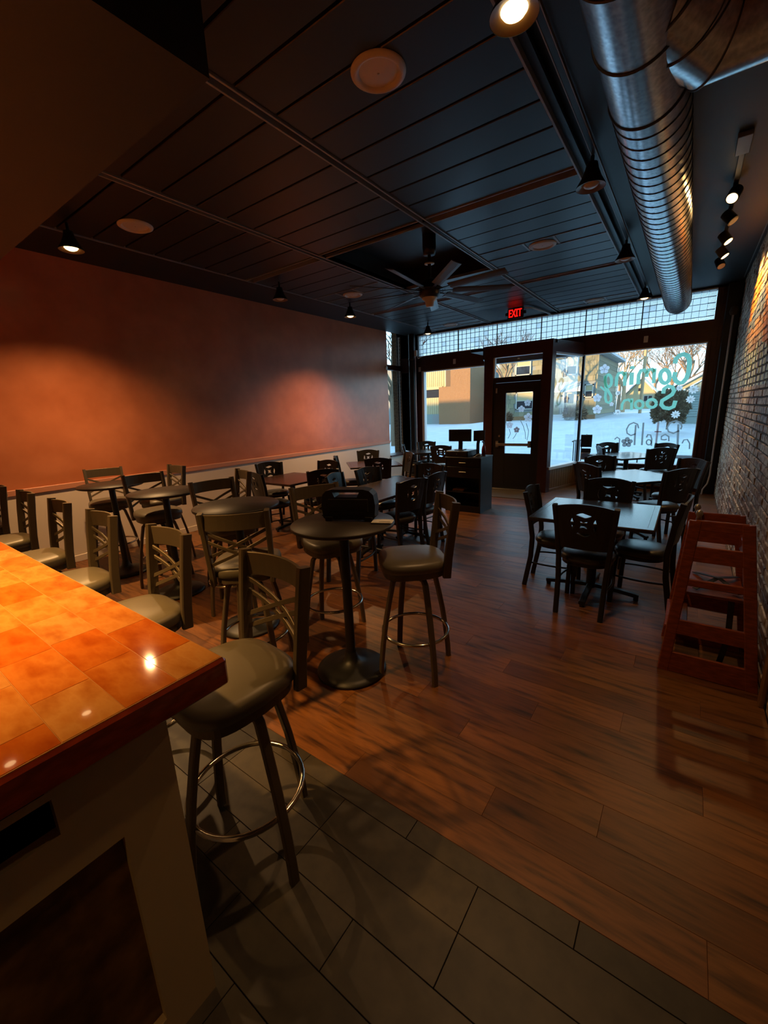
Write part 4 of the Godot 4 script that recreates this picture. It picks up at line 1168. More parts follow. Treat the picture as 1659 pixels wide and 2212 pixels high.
	# house on the right
	var rh := thing("sided_house", "grey green sided house with a snowy roof edge beside the brick wall", "house", Vector3(-0.35, 0.35, -38))
	obj("gable_wall", MB.new().plate([PackedVector2Array([Vector2(0, -0.3), Vector2(12, -0.3), Vector2(12, 2.1), Vector2(6.0, 5.9), Vector2(0, 2.2)])], 0.3, func(p): return p), "green_siding", rh)
	for k in 22:
		obj("siding_board", MB.new().slab(Vector3(0.02, 0.25 + k * 0.17, 0.15), Vector3(maxf(4.0, 1.0), 0.25 + k * 0.17 + 0.15, 0.19)) if k < 11 else MB.new().slab(Vector3(0.1 + (k - 11) * 0.29, 0.25 + k * 0.17, 0.15), Vector3(4.0, 0.25 + k * 0.17 + 0.15, 0.19)), "green_siding", rh)
	obj("rake_board", MB.new().bar([Vector3(-1.5, 1.5, 0.3), Vector3(6, 6.15, 0.3)], 0.1, 0.3), "cream_siding", rh)
	obj("roof_edge", MB.new().bar([Vector3(-1.6, 1.68, -0.5), Vector3(6, 6.4, -0.5)], 2.0, 0.18), "snow_cap", rh)
	obj("roof_slope", MB.new().bar([Vector3(-1.6, 1.85, -5.0), Vector3(6, 6.55, -5.0)], 9.0, 0.15), "roof_shingle", rh)
	obj("corner_board", MB.new().slab(Vector3(-0.06, -0.2, 0.12), Vector3(0.1, 2.1, 0.22)), "house_trim", rh)
	bush("round_bush", "big dark brown rounded bush standing in the snow", Vector3(-1.0, 0.15, -30), Vector3(1.02, 1.18, 0.95), 11000, 0.13, "evergreen")
	tree(-7.3, -64, 9.5, 0.28, "bare tree with a pale forked trunk behind the letter n", 4, "bark_pale")
	tree(-0.6, -72, 10.5, 0.3, "tall bare tree beside the roof of the sided house", 5)
	tree(-2.6, -77, 10.5, 0.25, "bare tree between the utility pole and the sided house", 5)
	tree(-5.6, -92, 11.5, 0.3, "bare tree standing behind the small gabled house", 5)
	tree(-9.5, -78, 11.0, 0.25, "bare tree just beside the shingled house's eave", 5)
	tree(2.6, -62, 9.5, 0.3, "bare tree above the roof of the sided house", 5)
	tree(-14.3, -21.0, 8.5, 0.2, "bare tree seen through the tall side window", 4)
	tree(-16.5, -24, 8.0, 0.16, "slim bare tree before the tan brick building", 4)
	tree(-14.5, -40, 9.0, 0.2, "bare tree seen through the pane above the door", 4)
	var po := thing("utility_pole", "brown wooden utility pole in front of the gabled house", "pole", Vector3(-4.75, 0.4, -58))
	obj("shaft", MB.new().tube([Vector3.ZERO, Vector3(0, 8.2, 0)], 0.17, 10), "bark_pale", po)
	obj("crossarm", MB.new().slab(Vector3(-1.0, 7.6, -0.06), Vector3(1.0, 7.75, 0.06)), "bark_pale", po)
	# handrail at the entry steps and snow-covered bench rail outside
	var hr := thing("entry_handrail", "dark metal handrail outside the slanting side window", "handrail", Vector3(-2.3, -0.17, -11.4))
	for k in 5:
		obj("picket", MB.new().tube([Vector3(0.02 * k, 0, -0.14 * k), Vector3(0.02 * k, 0.98, -0.14 * k)], 0.012, 6), "iron", hr)
	obj("top_rail", MB.new().tube([Vector3(-0.02, 0.98, 0.06), Vector3(0, 1.0, 0), Vector3(0.08, 0.98, -0.56), Vector3(0.1, 0.9, -0.66)], 0.018, 8), "iron", hr)
	var rl := thing("terrace_rail", "snow dusted pale rail outside below the painted letters", "railing", Vector3(-0.2, -0.17, -11.6))
	for k in 8:
		obj("post", MB.new().slab(Vector3(-1.2 + k * 0.24, 0, -0.02), Vector3(-1.17 + k * 0.24, 0.62, 0.02)), "awning", rl)
	obj("top_rail", MB.new().slab(Vector3(-1.3, 0.6, -0.05), Vector3(0.6, 0.68, 0.05), 0.01), "snow_cap", rl)


func bar_counter() -> void:
	var o := thing("bar_counter", "bar counter with a glossy orange stone tile top", "bar")
	var xr := -0.945
	obj("top_slab", MB.new().slab(Vector3(LEFT + 0.05, 0.995, -0.55), Vector3(xr, 1.0765, 0.35), 0.008), "bar_edge", o)
	obj("grout_bed", MB.new().slab(Vector3(LEFT + 0.08, 1.07, -0.541), Vector3(xr - 0.009, 1.0785, 0.34)), "grout", o)
	var kinds := [[3, 2, 0, 3, 1, 0, 1, 3, 2, 1], [0, 1, 2, 3, 0, 2, 0, 1, 0, 3], [2, 0, 3, 1, 2, 0, 3, 2, 1, 0], [1, 3, 0, 2, 0, 3, 1, 0, 2, 3], [0, 2, 1, 3, 0, 1, 2, 0, 3, 1]]
	for r in 8:
		var za := -0.5395 + r * 0.1195
		var zb := minf(za + 0.1195, 0.339)
		if zb - za < 0.03: break
		var x := xr - 0.011
		var l: float = [0.15, 0.245, 0.2, 0.1][r % 4]
		var k := 0
		while x > LEFT + 0.12:
			var xa := maxf(x - l, LEFT + 0.09)
			var b := MB.new()
			b.uvo = Vector2(rng.randf() * 9, rng.randf() * 9)
			b.box(Vector3.ZERO, Vector3(x - xa - 0.0014, 0.006, zb - za - 0.0014), 0.0006)
			obj("stone_tile", b, "onyx_%d" % kinds[r % 5][(k + r) % 10], o).position = Vector3((x + xa) / 2, 1.0768, (za + zb) / 2)
			x = xa
			l = 0.245 + rng.randf_range(-0.03, 0.03)
			k += 1
	# end panel seen under the overhang: painted frame, stone inset, dark opening
	var fr := MB.new()
	for p in [[-0.395, -0.257, 0.0, 0.995], [-0.257, -0.15, 0.73, 0.995], [-0.15, 0.3, 0.73, 0.848], [-0.15, 0.3, 0.94, 0.995], [0.18, 0.3, 0.0, 0.73], [-0.257, 0.18, 0.0, 0.09]]:
		fr.slab(Vector3(-1.03, p[2], p[0]), Vector3(-1.0, p[3], p[1]))
	obj("end_frame", fr, "beige_paint", o)
	obj("inset_panel", MB.new().slab(Vector3(-1.06, 0.05, -0.27), Vector3(-1.022, 0.76, 0.2)), "stone_panel", o)
	obj("opening_back", MB.new().slab(Vector3(-1.3, 0.8, -0.2), Vector3(-1.2, 0.99, 0.3)), "near_black", o)
	obj("front_panel", MB.new().slab(Vector3(LEFT + 0.05, 0.0, -0.385), Vector3(-1.03, 0.995, -0.35)), "beige_paint", o)
	obj("rear_panel", MB.new().slab(Vector3(LEFT + 0.05, 0.0, 0.28), Vector3(-1.03, 0.995, 0.3)), "near_black", o)
	for k in 4:
		var c := Vector3([-4.15, -4.0, -2.3, -0.35][k], [3.0, 3.0, 3.0, CEILING][k], [-1.0, -0.43, 0.1, 1.5][k])  # the last one is unseen, added to brighten the bar end from behind
		var d := thing("downlight", ["recessed downlight above the bar, nearest the stools", "recessed downlight above the middle of the bar", "recessed downlight over the near end of the bar", "unseen downlight added behind the camera to light the bar end"][k], "lamp", c, 0.0, "downlights above the bar")
		obj("trim_ring", MB.new().lathe([Vector2(0.034, -0.001), Vector2(0.045, -0.008), Vector2(0.085, -0.004), Vector2(0.085, 0.0)], 24), "white_trim", d)
		obj("lens", MB.new().lathe([Vector2(0.0, -0.002), Vector2(0.034, -0.002), Vector2(0.036, 0.0)], 24), "bulb_warm", d)
		lamp(c + Vector3(0, -0.012, 0), Vector3(0.25, -1, 0.25) if k < 2 else Vector3(0.02, -1, -0.1), [6.5, 6.5, 19.0, 1.2][k], 40.0 if k < 3 else 65.0, c8(255, 190, 106), 0.05)


func superellipse(w: float, front: float, rear: float, e: float, n := 32) -> Array:
	var out := []
	for k in n:
		var a := TAU * k / n
		var c := cos(a)
		var s := sin(a)
		var x := signf(c) * pow(absf(c), 2.0 / e) * w
		var z := signf(s) * pow(absf(s), 2.0 / e) * (rear if s > 0 else front)
		out.append(Vector2(x * (1.0 - 0.12 * clampf(z / rear, 0, 1)), z))
	return out


func bow(a: Vector3, b: Vector3, z: float, n := 8) -> Array:
	var p := []
	for k in n + 1:
		var f := float(k) / n
		p.append(a.lerp(b, f) + Vector3(0, 0, z * 4.0 * f * (1.0 - f)))
	return p


func make_stool() -> Node3D:
	var o := thing("bar_stool", "", "stool")
	var out := superellipse(0.212, 0.225, 0.2, 3.8, 44)
	obj("seat", MB.new().cushion(out, [Vector2(0, 0.742), Vector2(0.96, 0.742), Vector2(1.0, 0.75), Vector2(1.0, 0.778), Vector2(0.975, 0.795), Vector2(0.88, 0.807), Vector2(0.6, 0.817), Vector2(0.0, 0.821)]), "taupe_vinyl", o)
	obj("seat_frame", MB.new().cushion(out, [Vector2(0, 0.7), Vector2(0.9, 0.7), Vector2(0.93, 0.704), Vector2(0.93, 0.742), Vector2(0, 0.742)], false), "bronze", o)
	obj("swivel_plate", MB.new().lathe([Vector2(0, 0.662), Vector2(0.11, 0.664), Vector2(0.11, 0.676), Vector2(0.07, 0.682), Vector2(0.07, 0.7)], 20), "iron", o)
	var leg := MB.new().bar([Vector3(0.06, 0.672, 0), Vector3(0.13, 0.668, 0), Vector3(0.152, 0.645, 0), Vector3(0.18, 0.53, 0), Vector3(0.212, 0.38, 0), Vector3(0.238, 0.22, 0), Vector3(0.254, 0.09, 0), Vector3(0.26, 0.0, 0)], 0.036, 0.026, Vector3(0.3, 1, 0)).done()
	for k in 4: obj("leg", leg, "bronze", o).rotation.y = deg_to_rad(45.0 + k * 90.0)
	var ring := []
	for k in 40: ring.append(Vector3(cos(TAU * k / 40) * 0.218, 0.275, sin(TAU * k / 40) * 0.218))
	obj("foot_ring", MB.new().tube(ring, 0.011, 8, true), "chrome", o)
	for s in [-1, 1]:
		obj("back_post", MB.new().bar([Vector3(s * 0.178, 0.7, 0.17), Vector3(s * 0.182, 0.82, 0.178), Vector3(s * 0.187, 1.0, 0.2), Vector3(s * 0.19, 1.17, 0.225)], 0.03, 0.05, Vector3(0, 0, 1)), "bronze", o)
	obj("top_slat", MB.new().bar(bow(Vector3(-0.178, 1.112, 0.222), Vector3(0.178, 1.112, 0.222), 0.04), 0.012, 0.098), "bronze", o)
	for s in [-1, 1]:
		for e in [0.0, -0.055]:
			obj("cross_bar", MB.new().bar(bow(Vector3(-s * 0.176, 1.05 + e, 0.21), Vector3(s * 0.176, 0.89 + e, 0.19), 0.036), 0.01, 0.02), "bronze", o)
	return o


func make_chair() -> Node3D:
	var o := thing("dining_chair", "", "chair")
	var out := superellipse(0.212, 0.215, 0.19, 2.8)
	obj("seat", MB.new().cushion(out, [Vector2(0, 0.435), Vector2(0.95, 0.435), Vector2(1.0, 0.45), Vector2(1.0, 0.468), Vector2(0.94, 0.488), Vector2(0.75, 0.5), Vector2(0.4, 0.506), Vector2(0.0, 0.508)]), "chair_vinyl", o)
	obj("seat_frame", MB.new().cushion(out, [Vector2(0, 0.405), Vector2(0.9, 0.405), Vector2(0.92, 0.409), Vector2(0.92, 0.436), Vector2(0, 0.436)], false), "chair_black", o)
	for s in [-1, 1]:
		obj("leg", MB.new().bar([Vector3(s * 0.165, 0.42, -0.17), Vector3(s * 0.172, 0.2, -0.185), Vector3(s * 0.175, 0.0, -0.19)], 0.036, 0.036, Vector3(0, 0, 1)), "chair_black", o)
		obj("leg", MB.new().bar([Vector3(s * 0.222, 0.935, 0.262), Vector3(s * 0.205, 0.75, 0.222), Vector3(s * 0.186, 0.5, 0.19), Vector3(s * 0.176, 0.3, 0.2), Vector3(s * 0.17, 0.0, 0.25)], 0.038, 0.042, Vector3(0, 0, 1)), "chair_black", o)
		obj("stretcher", MB.new().tube(bow(Vector3(s * 0.172, 0.24, -0.18), Vector3(s * 0.172, 0.24, 0.2), 0.0).map(func(p): return p + Vector3(s * 0.03 * (1.0 - pow(p.z / 0.19, 2.0)), 0, 0)), 0.009, 7), "chair_black", o)
	# panel with the cut-outs: a lens above and below, one on each side, a small square in the middle
	var holes := []
	var lens := func(cx: float, cy: float, a: float, b: float) -> PackedVector2Array:
		var p := PackedVector2Array()
		for k in 16:
			var f := k / 8.0 - 1.0 if k < 8 else 1.0 - (k - 8) / 8.0
			var g := (1.0 - f * f) * (1.0 if k < 8 else -1.0)
			p.append(Vector2(cx + a * f, cy + b * g) if a > b else Vector2(cx + a * g, cy + b * f))
		return p
	holes.append(lens.call(0.0, 0.868, 0.058, 0.02))
	holes.append(lens.call(0.0, 0.712, 0.058, 0.02))
	for s in [-1, 1]: holes.append(lens.call(s * 0.088, 0.79, 0.017, 0.05))
	var sq := PackedVector2Array()
	for k in 4:
		var a := TAU * k / 4 + PI / 4
		sq.append(Vector2(0, 0.79) + Vector2(cos(a), sin(a)) * 0.042)
		sq.append(Vector2(0, 0.79) + Vector2(cos(a + PI / 4), sin(a + PI / 4)) * 0.02)
	holes.append(sq)
	var polys := []
	var cuts := [-0.222, -0.16, -0.088, -0.044, 0.0, 0.044, 0.088, 0.16, 0.222]
	var half := func(y: float) -> float: return lerpf(0.178, 0.222, (y - 0.57) / 0.36)
	for k in cuts.size() - 1:
		var xa: float = cuts[k]
		var xb: float = cuts[k + 1]
		var top := func(x: float) -> float: return 0.957 - 0.035 * pow(x / 0.222, 2.0)
		var strip := PackedVector2Array([Vector2(xa, 0.575), Vector2(xb, 0.575), Vector2(xb, top.call(xb)), Vector2((xa + xb) / 2, top.call((xa + xb) / 2)), Vector2(xa, top.call(xa))])
		var rest := [strip]
		for hl in holes:
			var next := []
			for r in rest: next.append_array(Geometry2D.clip_polygons(r, hl))
			rest = next
		polys.append_array(rest)
	obj("back_panel", MB.new().plate(polys, 0.016, func(p: Vector3) -> Vector3:
		var y := p.y
		var w: float = half.call(y) / 0.222
		return Vector3(p.x * w, y, p.z + lerpf(0.19, 0.262, clampf((y - 0.5) / 0.43, 0, 1)) + 0.028 * (1.0 - pow(p.x / 0.222, 2.0)))), "chair_black", o)
	return o


func put(o: Node3D, first: bool, where: Vector3, b: Vector2, label: String, group: String) -> Node3D:
	var turn := atan2(b.x, b.y)
	if first:
		o.position = where
		o.rotation.y = turn
		return tag(o, label, "", group)
	return again(o, where, turn, label, group)


func seating() -> void:
	var st := make_stool()
	# x, z of the base, back direction x, z, turn of the legs, label
	var stools := [
		[-1.28, -0.755, 0.08, -1.0, 4.0, "taupe swivel stool at the near corner of the bar, fully in view"],
		[-2.1, -0.77, 0.05, -1.0, 20.0, "second bar stool along the bar from its near corner"],
		[-2.9, -0.77, 0.05, -1.0, -10.0, "third bar stool along the bar from its near corner"],
		[-3.68, -0.79, 0.05, -1.0, 35.0, "fourth bar stool along the bar from its near corner"],
		[-4.5, -0.8, 0.05, -1.0, 5.0, "fifth bar stool along the bar from its near corner"],
		[-5.3, -0.8, 0.05, -1.0, 0.0, "last bar stool along the bar, cut by the picture's edge"],
		[-1.353, -2.16, 0.74, -0.68, 31.0, "pub stool right of the table with the black case"],
		[-2.13, -2.205, -0.93, -0.36, 20.0, "pub stool behind the table with the black case"],
		[-2.27, -1.56, 0.69, 0.72, 10.0, "pub stool with its back to the camera at the second pub table"],
		[-3.246, -2.08, -0.99, -0.14, 0.0, "pub stool on the wall side of the second pub table"],
		[-3.83, -2.45, 0.31, -0.95, 30.0, "pub stool seen narrowly at the window side of the third pub table"],
		[-4.446, -2.04, -0.99, -0.1, 10.0, "pub stool on the wall side of the third pub table"],
		[-5.1, -2.43, 0.06, -1.0, 25.0, "pub stool on the window side of the pub table nearest the wall"],
		[-5.6, -2.04, -0.94, -0.33, 0.0, "pub stool between the terracotta wall and the farthest pub table"]]
	for k in stools.size():
		var s: Array = stools[k]
		var o := put(st, k == 0, Vector3(s[0], 0, s[1]), Vector2(s[2], s[3]), s[5], "bar stools along the counter" if k < 6 else "bar stools at the pub tables")
		var q := 0
		for c in o.get_children():
			if String(c.name).begins_with("leg"):
				c.rotation.y = deg_to_rad(q * 90.0 - s[4]) - o.rotation.y
				q += 1
	# round pub tables
	var pt := thing("pub_table", "round pub table with a black case on it", "table", Vector3(-1.7, 0, -1.885), 0.0, "round pub tables in a row")
	obj("table_top", MB.new().lathe([Vector2(0, 1.018), Vector2(0.315, 1.018), Vector2(0.325, 1.024), Vector2(0.327, 1.036), Vector2(0.322, 1.044), Vector2(0.0, 1.0445)], 56), "pub_top", pt)
	obj("column", MB.new().tube([Vector3(0, 0.06, 0), Vector3(0, 1.0, 0)], 0.031, 20), "iron", pt)
	obj("top_plate", MB.new().lathe([Vector2(0.03, 0.97), Vector2(0.05, 1.0), Vector2(0.12, 1.012), Vector2(0.12, 1.018)], 24), "iron", pt)
	obj("base", MB.new().lathe([Vector2(0.0, 0.0), Vector2(0.225, 0.0), Vector2(0.235, 0.008), Vector2(0.232, 0.02), Vector2(0.19, 0.036), Vector2(0.12, 0.05), Vector2(0.07, 0.068), Vector2(0.045, 0.095), Vector2(0.034, 0.14)], 40), "iron", pt)
	again(pt, Vector3(-2.82, 0, -1.9), 0.0, "second round pub table from the black case")
	again(pt, Vector3(-4.05, 0, -1.96), 0.0, "third round pub table from the black case")
	again(pt, Vector3(-5.17, 0, -1.93), 0.0, "round pub table closest to the terracotta wall")
	# square dining tables
	var tabs := [
		[-0.585, -4.02, 0.0, 0.93, 0.93, "square dark dining table beside the wooden high chair", "table_dark"],
		[-0.55, -6.26, 45.0, 0.93, 0.93, "square dining table set cornerwise, second along the brick wall", "table_dark"],
		[-0.86, -8.8, 45.0, 0.93, 0.93, "square dining table cornerwise under the painted window", "table_dark"],
		[-3.05, -4.28, 0.0, 0.8, 1.55, "long reddish dining table in the middle of the room", "table_red"],
		[-4.9, -4.33, 0.0, 0.95, 0.95, "square reddish dining table along the terracotta wall behind the pub tables", "table_red"],
		[-4.78, -6.26, 45.0, 0.95, 0.95, "square reddish table set cornerwise near the tall side window", "table_red"],
		[-5.0, -8.75, 45.0, 0.93, 0.93, "dark dining table in the corner beside the black column", "table_dark"]]
	for t in tabs:
		var o := thing("dining_table", t[5], "table", Vector3(t[0], 0, t[1]), deg_to_rad(t[2]), "dining tables")
		var w: float = t[3] / 2
		var d: float = t[4] / 2
		obj("table_top", MB.new().slab(Vector3(-w, 0.742, -d), Vector3(w, 0.773, d), 0.006), t[6], o)
		for e in [[-w + 0.045, -d, -w + 0.048, d], [w - 0.048, -d, w - 0.045, d]]:
			obj("edge_groove", MB.new().slab(Vector3(e[0], 0.77, e[1] + 0.05), Vector3(e[2], 0.7735, e[3] - 0.05)), "chair_black", o)
		for cz in ([0.0] if d < 0.6 else [-0.4, 0.4]):
			obj("column", MB.new().tube([Vector3(0, 0.05, cz), Vector3(0, 0.72, cz)], 0.04, 18), "iron", o)
			obj("top_spider", MB.new().slab(Vector3(-w * 0.6, 0.72, cz - 0.025), Vector3(w * 0.6, 0.742, cz + 0.025)).slab(Vector3(-0.025, 0.72, cz - d * 0.4), Vector3(0.025, 0.742, cz + d * 0.4)), "iron", o)
			for k in 4:
				var a := TAU * k / 4
				var v := Vector3(cos(a), 0, sin(a))
				var reach := 0.39 if d < 0.6 or k % 2 == 0 else 0.22
				var f := obj("base_arm", MB.new().bar([Vector3(0, 0.075, cz), Vector3(0, 0.06, cz) + v * reach * 0.6, Vector3(0, 0.04, cz) + v * reach], 0.05, 0.034), "iron", o)
				obj("glide", MB.new().lathe([Vector2(0.0, 0.0), Vector2(0.02, 0.0), Vector2(0.02, 0.03)], 10, Vector3(0, 0, cz) + v * (reach - 0.02)), "iron", f)
	var ch := make_chair()
	# middle of the top rail x, z, back direction x, z, label
	var chairs := [
		[-0.58, -3.43, 0.0, 1.0, "black dining chair with its back to the camera, beside the high chair"],
		[-0.6, -4.78, 0.02, -1.0, "black chair on the window side of the table beside the high chair"],
		[-1.17, -4.05, -1.0, 0.05, "black chair seen side on at the aisle side of the nearest square table"],
		[0.06, -4.05, 1.0, 0.1, "black chair between the nearest square table and the high chair"],
		[-1.02, -5.92, -0.62, 0.78, "black chair at the second brick wall table, nearest the door box"],
		[-1.02, -6.95, -0.6, -0.8, "black chair on the door side of the second brick wall table, facing the camera"],
		[0.0, -5.8, 0.74, 0.68, "black chair with its back half turned, right behind the high chair's table"],
		[0.11, -6.85, 0.72, -0.7, "black chair in the corner between the second table and brick wall"],
		[-0.32, -8.42, 0.54, 0.84, "black chair seen from behind against the painted window"],
		[-1.28, -8.6, -0.9, 0.35, "narrow seen black chair beside the slanting side window"],
		[-1.27, -9.4, -0.7, -0.7, "black chair touching the window under the dark notice"],
		[-0.28, -9.37, 0.6, -0.8, "black chair in the painted window below the letter t"],
		[-5.78, -4.62, -0.9, -0.4, "black chair against the terracotta wall at the second reddish table"],
		[-4.92, -3.66, -0.2, 0.98, "tilted looking black chair just behind the second pub table"],
		[-4.92, -5.18, 0.0, -1.0, "black chair on the far side of the table along the terracotta wall"],
		[-4.17, -4.27, 0.85, 0.45, "black chair on the aisle side of the table along the terracotta wall"],
		[-5.27, -5.76, -0.8, 0.6, "black chair seen edge on below the chair rail"],
		[-5.43, -6.95, -0.5, -0.86, "black chair against the wall near the tall side window"],
		[-4.28, -5.74, 0.46, 0.88, "black chair with see-through cutouts at the cornerwise reddish table"],
		[-4.26, -6.72, 0.6, -0.8, "black chair seen edge on before the black column"],
		[-5.48, -8.4, -0.8, 0.5, "narrow seen black chair at the corner table by the column"],
		[-5.38, -9.32, -0.5, -0.86, "black chair under the left shop window"],
		[-4.4, -8.26, 0.3, 0.95, "black chair with bright cutouts beside the host stand"],
		[-2.5, -4.0, 0.97, 0.25, "black chair nearest the case table on the aisle side of the long table"],
		[-2.49, -4.55, 1.0, 0.05, "black chair second from the case table on the long table's aisle side"],
		[-3.02, -5.3, 0.0, -1.0, "black chair at the window end of the long table"],
		[-3.72, -4.02, -0.95, 0.25, "grey lit black chair on the wall side of the long table, nearer the pub tables"],
		[-3.66, -4.66, -0.95, -0.2, "black chair on the wall side of the long table, nearer the window"],
		[-2.72, -2.95, 0.2, 0.98, "black chair at the near end of the long table, hidden behind the case"]]
	for k in chairs.size():
		var s: Array = chairs[k]
		var b := Vector2(s[2], s[3]).normalized()
		put(ch, k == 0, Vector3(s[0] - b.x * 0.26, 0, s[1] - b.y * 0.26), b, s[4], "black dining chairs")


func furnishings() -> void:
	# black plastic case on the first pub table
	var cs := thing("tool_case", "black plastic case with a carry handle on the pub table", "case", Vector3(-1.69, 1.047, -1.955), deg_to_rad(23.0))
	var hull := PackedVector2Array()
	for p in [[-0.168, 0.02], [-0.155, 0.008], [0.155, 0.008], [0.168, 0.02], [0.175, 0.1], [0.165, 0.165], [0.14, 0.19], [0.1, 0.2], [-0.1, 0.2], [-0.14, 0.19], [-0.165, 0.165], [-0.175, 0.1]]: hull.append(Vector2(p[0], p[1]))
	var slot := PackedVector2Array([Vector2(-0.1, 0.182), Vector2(-0.085, 0.15), Vector2(0.06, 0.15), Vector2(0.075, 0.182)])
	var pieces := []
	for e in [[-0.2, -0.09], [-0.09, 0.0], [0.0, 0.068], [0.068, 0.2]]:
		for q in Geometry2D.intersect_polygons(hull, PackedVector2Array([Vector2(e[0], -0.1), Vector2(e[1], -0.1), Vector2(e[1], 0.3), Vector2(e[0], 0.3)])):
			pieces.append_array(Geometry2D.clip_polygons(q, slot))
	obj("shell", MB.new().plate(pieces, 0.1, func(p): return p), "case_plastic", cs)
	obj("lid_seam", MB.new().slab(Vector3(-0.176, 0.03, -0.003), Vector3(0.176, 0.036, 0.053)).slab(Vector3(-0.13, 0.06, 0.045), Vector3(0.13, 0.14, 0.054), 0.003), "iron", cs)
	for s in [-0.13, 0.13]: obj("latch", MB.new().box(Vector3(s, 0.012, 0.05), Vector3(0.05, 0.03, 0.014), 0.003), "iron", cs)
	var pa := thing("paper_packet", "small pale packet lying behind the black case", "packet", Vector3(-1.46, 1.046, -1.98), 0.4)
	obj("wrapper", MB.new().box(Vector3(0, 0.006, 0), Vector3(0.13, 0.01, 0.075), 0.004), "paper", pa)
	obj("fold", MB.new().box(Vector3(0.02, 0.0135, 0.004), Vector3(0.07, 0.004, 0.05), 0.0015), "paper", pa)
	# host stand
	var hs := thing("host_stand", "black host stand with drawers and a grey side panel by the door", "stand", Vector3(-2.98, 0, -6.6))
	for s in [-1, 1]: obj("side_panel", MB.new().slab(Vector3(s * 0.31 - 0.012, 0, -0.25), Vector3(s * 0.31 + 0.012, 0.92, 0.25), 0.002), "near_black", hs)
	obj("top", MB.new().slab(Vector3(-0.325, 0.905, -0.26), Vector3(0.325, 0.93, 0.26), 0.003), "near_black", hs)
	obj("back", MB.new().slab(Vector3(-0.3, 0.0, -0.25), Vector3(0.3, 0.9, -0.235)), "near_black", hs)
	for p in [[0.78, 0.9, "chrome"], [0.6, 0.77, "chrome"]]:
		var dr := obj("drawer", MB.new().slab(Vector3(-0.295, p[0], 0.2), Vector3(0.295, p[1], 0.248), 0.003), "chair_black", hs)
		obj("handle", MB.new().slab(Vector3(-0.06, (p[0] + p[1]) / 2 - 0.006, 0.248), Vector3(0.06, (p[0] + p[1]) / 2 + 0.006, 0.27), 0.003), "steel", dr)
	for y in [0.09, 0.33, 0.585]: obj("shelf", MB.new().slab(Vector3(-0.3, y, -0.24), Vector3(0.3, y + 0.02, 0.24)), "near_black", hs)
	obj("plinth", MB.new().slab(Vector3(-0.3, 0.0, 0.2), Vector3(0.3, 0.09, 0.235)), "near_black", hs)
	var book := thing("menu_stack", "brown folded menus lying on the host stand's shelf", "menus", Vector3(-3.08, 0.35, -6.45))
	for k in 3: obj("menu", MB.new().box(Vector3(0.006 * k, 0.008 + k * 0.014, 0.004 * k), Vector3(0.2, 0.012, 0.14), 0.002), "bead_board", book)
	var cd := thing("cash_drawer", "black cash drawer on top of the host stand", "cash drawer", Vector3(-3.1, 0.931, -6.56))
	obj("body", MB.new().slab(Vector3(-0.2, 0, -0.18), Vector3(0.2, 0.1, 0.18), 0.004), "near_black", cd)
	obj("front", MB.new().slab(Vector3(-0.19, 0.012, 0.18), Vector3(0.19, 0.09, 0.19), 0.003), "chair_black", cd)
	obj("lock", MB.new().tube([Vector3(0.0, 0.05, 0.188), Vector3(0.0, 0.05, 0.195)], 0.008, 10), "steel", cd)
	var mo := thing("checkout_monitor", "flat black monitor facing the room on the cash drawer", "monitor", Vector3(-3.12, 1.032, -6.56), 0.06)
	obj("foot", MB.new().slab(Vector3(-0.08, 0, -0.08), Vector3(0.08, 0.012, 0.08), 0.004), "near_black", mo)
	obj("neck", MB.new().bar([Vector3(0, 0.01, 0), Vector3(0, 0.1, -0.01), Vector3(0, 0.22, 0.0)], 0.07, 0.03, Vector3(0, 0, 1)), "near_black", mo)
	obj("housing", MB.new().box(Vector3(0, 0.245, 0.02), Vector3(0.4, 0.2, 0.03), 0.005), "near_black", mo)
	obj("screen", MB.new().box(Vector3(0, 0.245, 0.0355), Vector3(0.375, 0.175, 0.002)), "screen", mo)
	var te := thing("customer_display", "small tilted display turned away beside the checkout monitor", "display", Vector3(-2.82, 0.931, -6.6), 0.9)
	obj("foot", MB.new().lathe([Vector2(0, 0), Vector2(0.07, 0), Vector2(0.07, 0.012), Vector2(0.03, 0.03)], 20), "near_black", te)
	obj("neck", MB.new().bar([Vector3(0, 0.01, 0), Vector3(0, 0.2, 0), Vector3(0, 0.3, 0.03)], 0.05, 0.03, Vector3(0, 0, 1)), "near_black", te)
	obj("housing", MB.new().box(Vector3(0, 0.34, 0.04), Vector3(0.2, 0.17, 0.03), 0.005), "near_black", te)
	var bo := thing("spray_bottle", "dark red bottle with a black nozzle on the host stand", "bottle", Vector3(-2.76, 0.931, -6.7))
	obj("body", MB.new().lathe([Vector2(0, 0), Vector2(0.032, 0.0), Vector2(0.034, 0.1), Vector2(0.025, 0.15), Vector2(0.012, 0.175), Vector2(0.012, 0.19), Vector2(0, 0.19)], 18), "red_plastic", bo)
	obj("nozzle", MB.new().bar([Vector3(0, 0.19, 0), Vector3(0, 0.22, 0), Vector3(-0.03, 0.232, 0)], 0.02, 0.02, Vector3(0, 0, 1)), "near_black", bo)
	var ca := thing("cable_coil", "tangle of black and white cables on the host stand's edge", "cables", Vector3(-2.75, 0.931, -6.44))
	for k in 4:
		var loop := []
		for j in 14:
			var a := TAU * j / 14
			loop.append(Vector3(cos(a) * (0.05 + 0.012 * k), 0.008 + 0.05 * maxf(0.0, sin(a + k)) * (k % 2), sin(a) * 0.06 + 0.01 * k))
		obj("cable", MB.new().tube(loop, 0.004, 5, true), "white_plastic" if k == 1 else "iron", ca)
	tag(obj("door_mat", MB.new().slab(Vector3(-3.5, 0.0, -8.5), Vector3(-2.25, 0.012, -7.75), 0.004), "tan_mat"), "dark mat on the floor before the street door", "mat")
	high_chair()


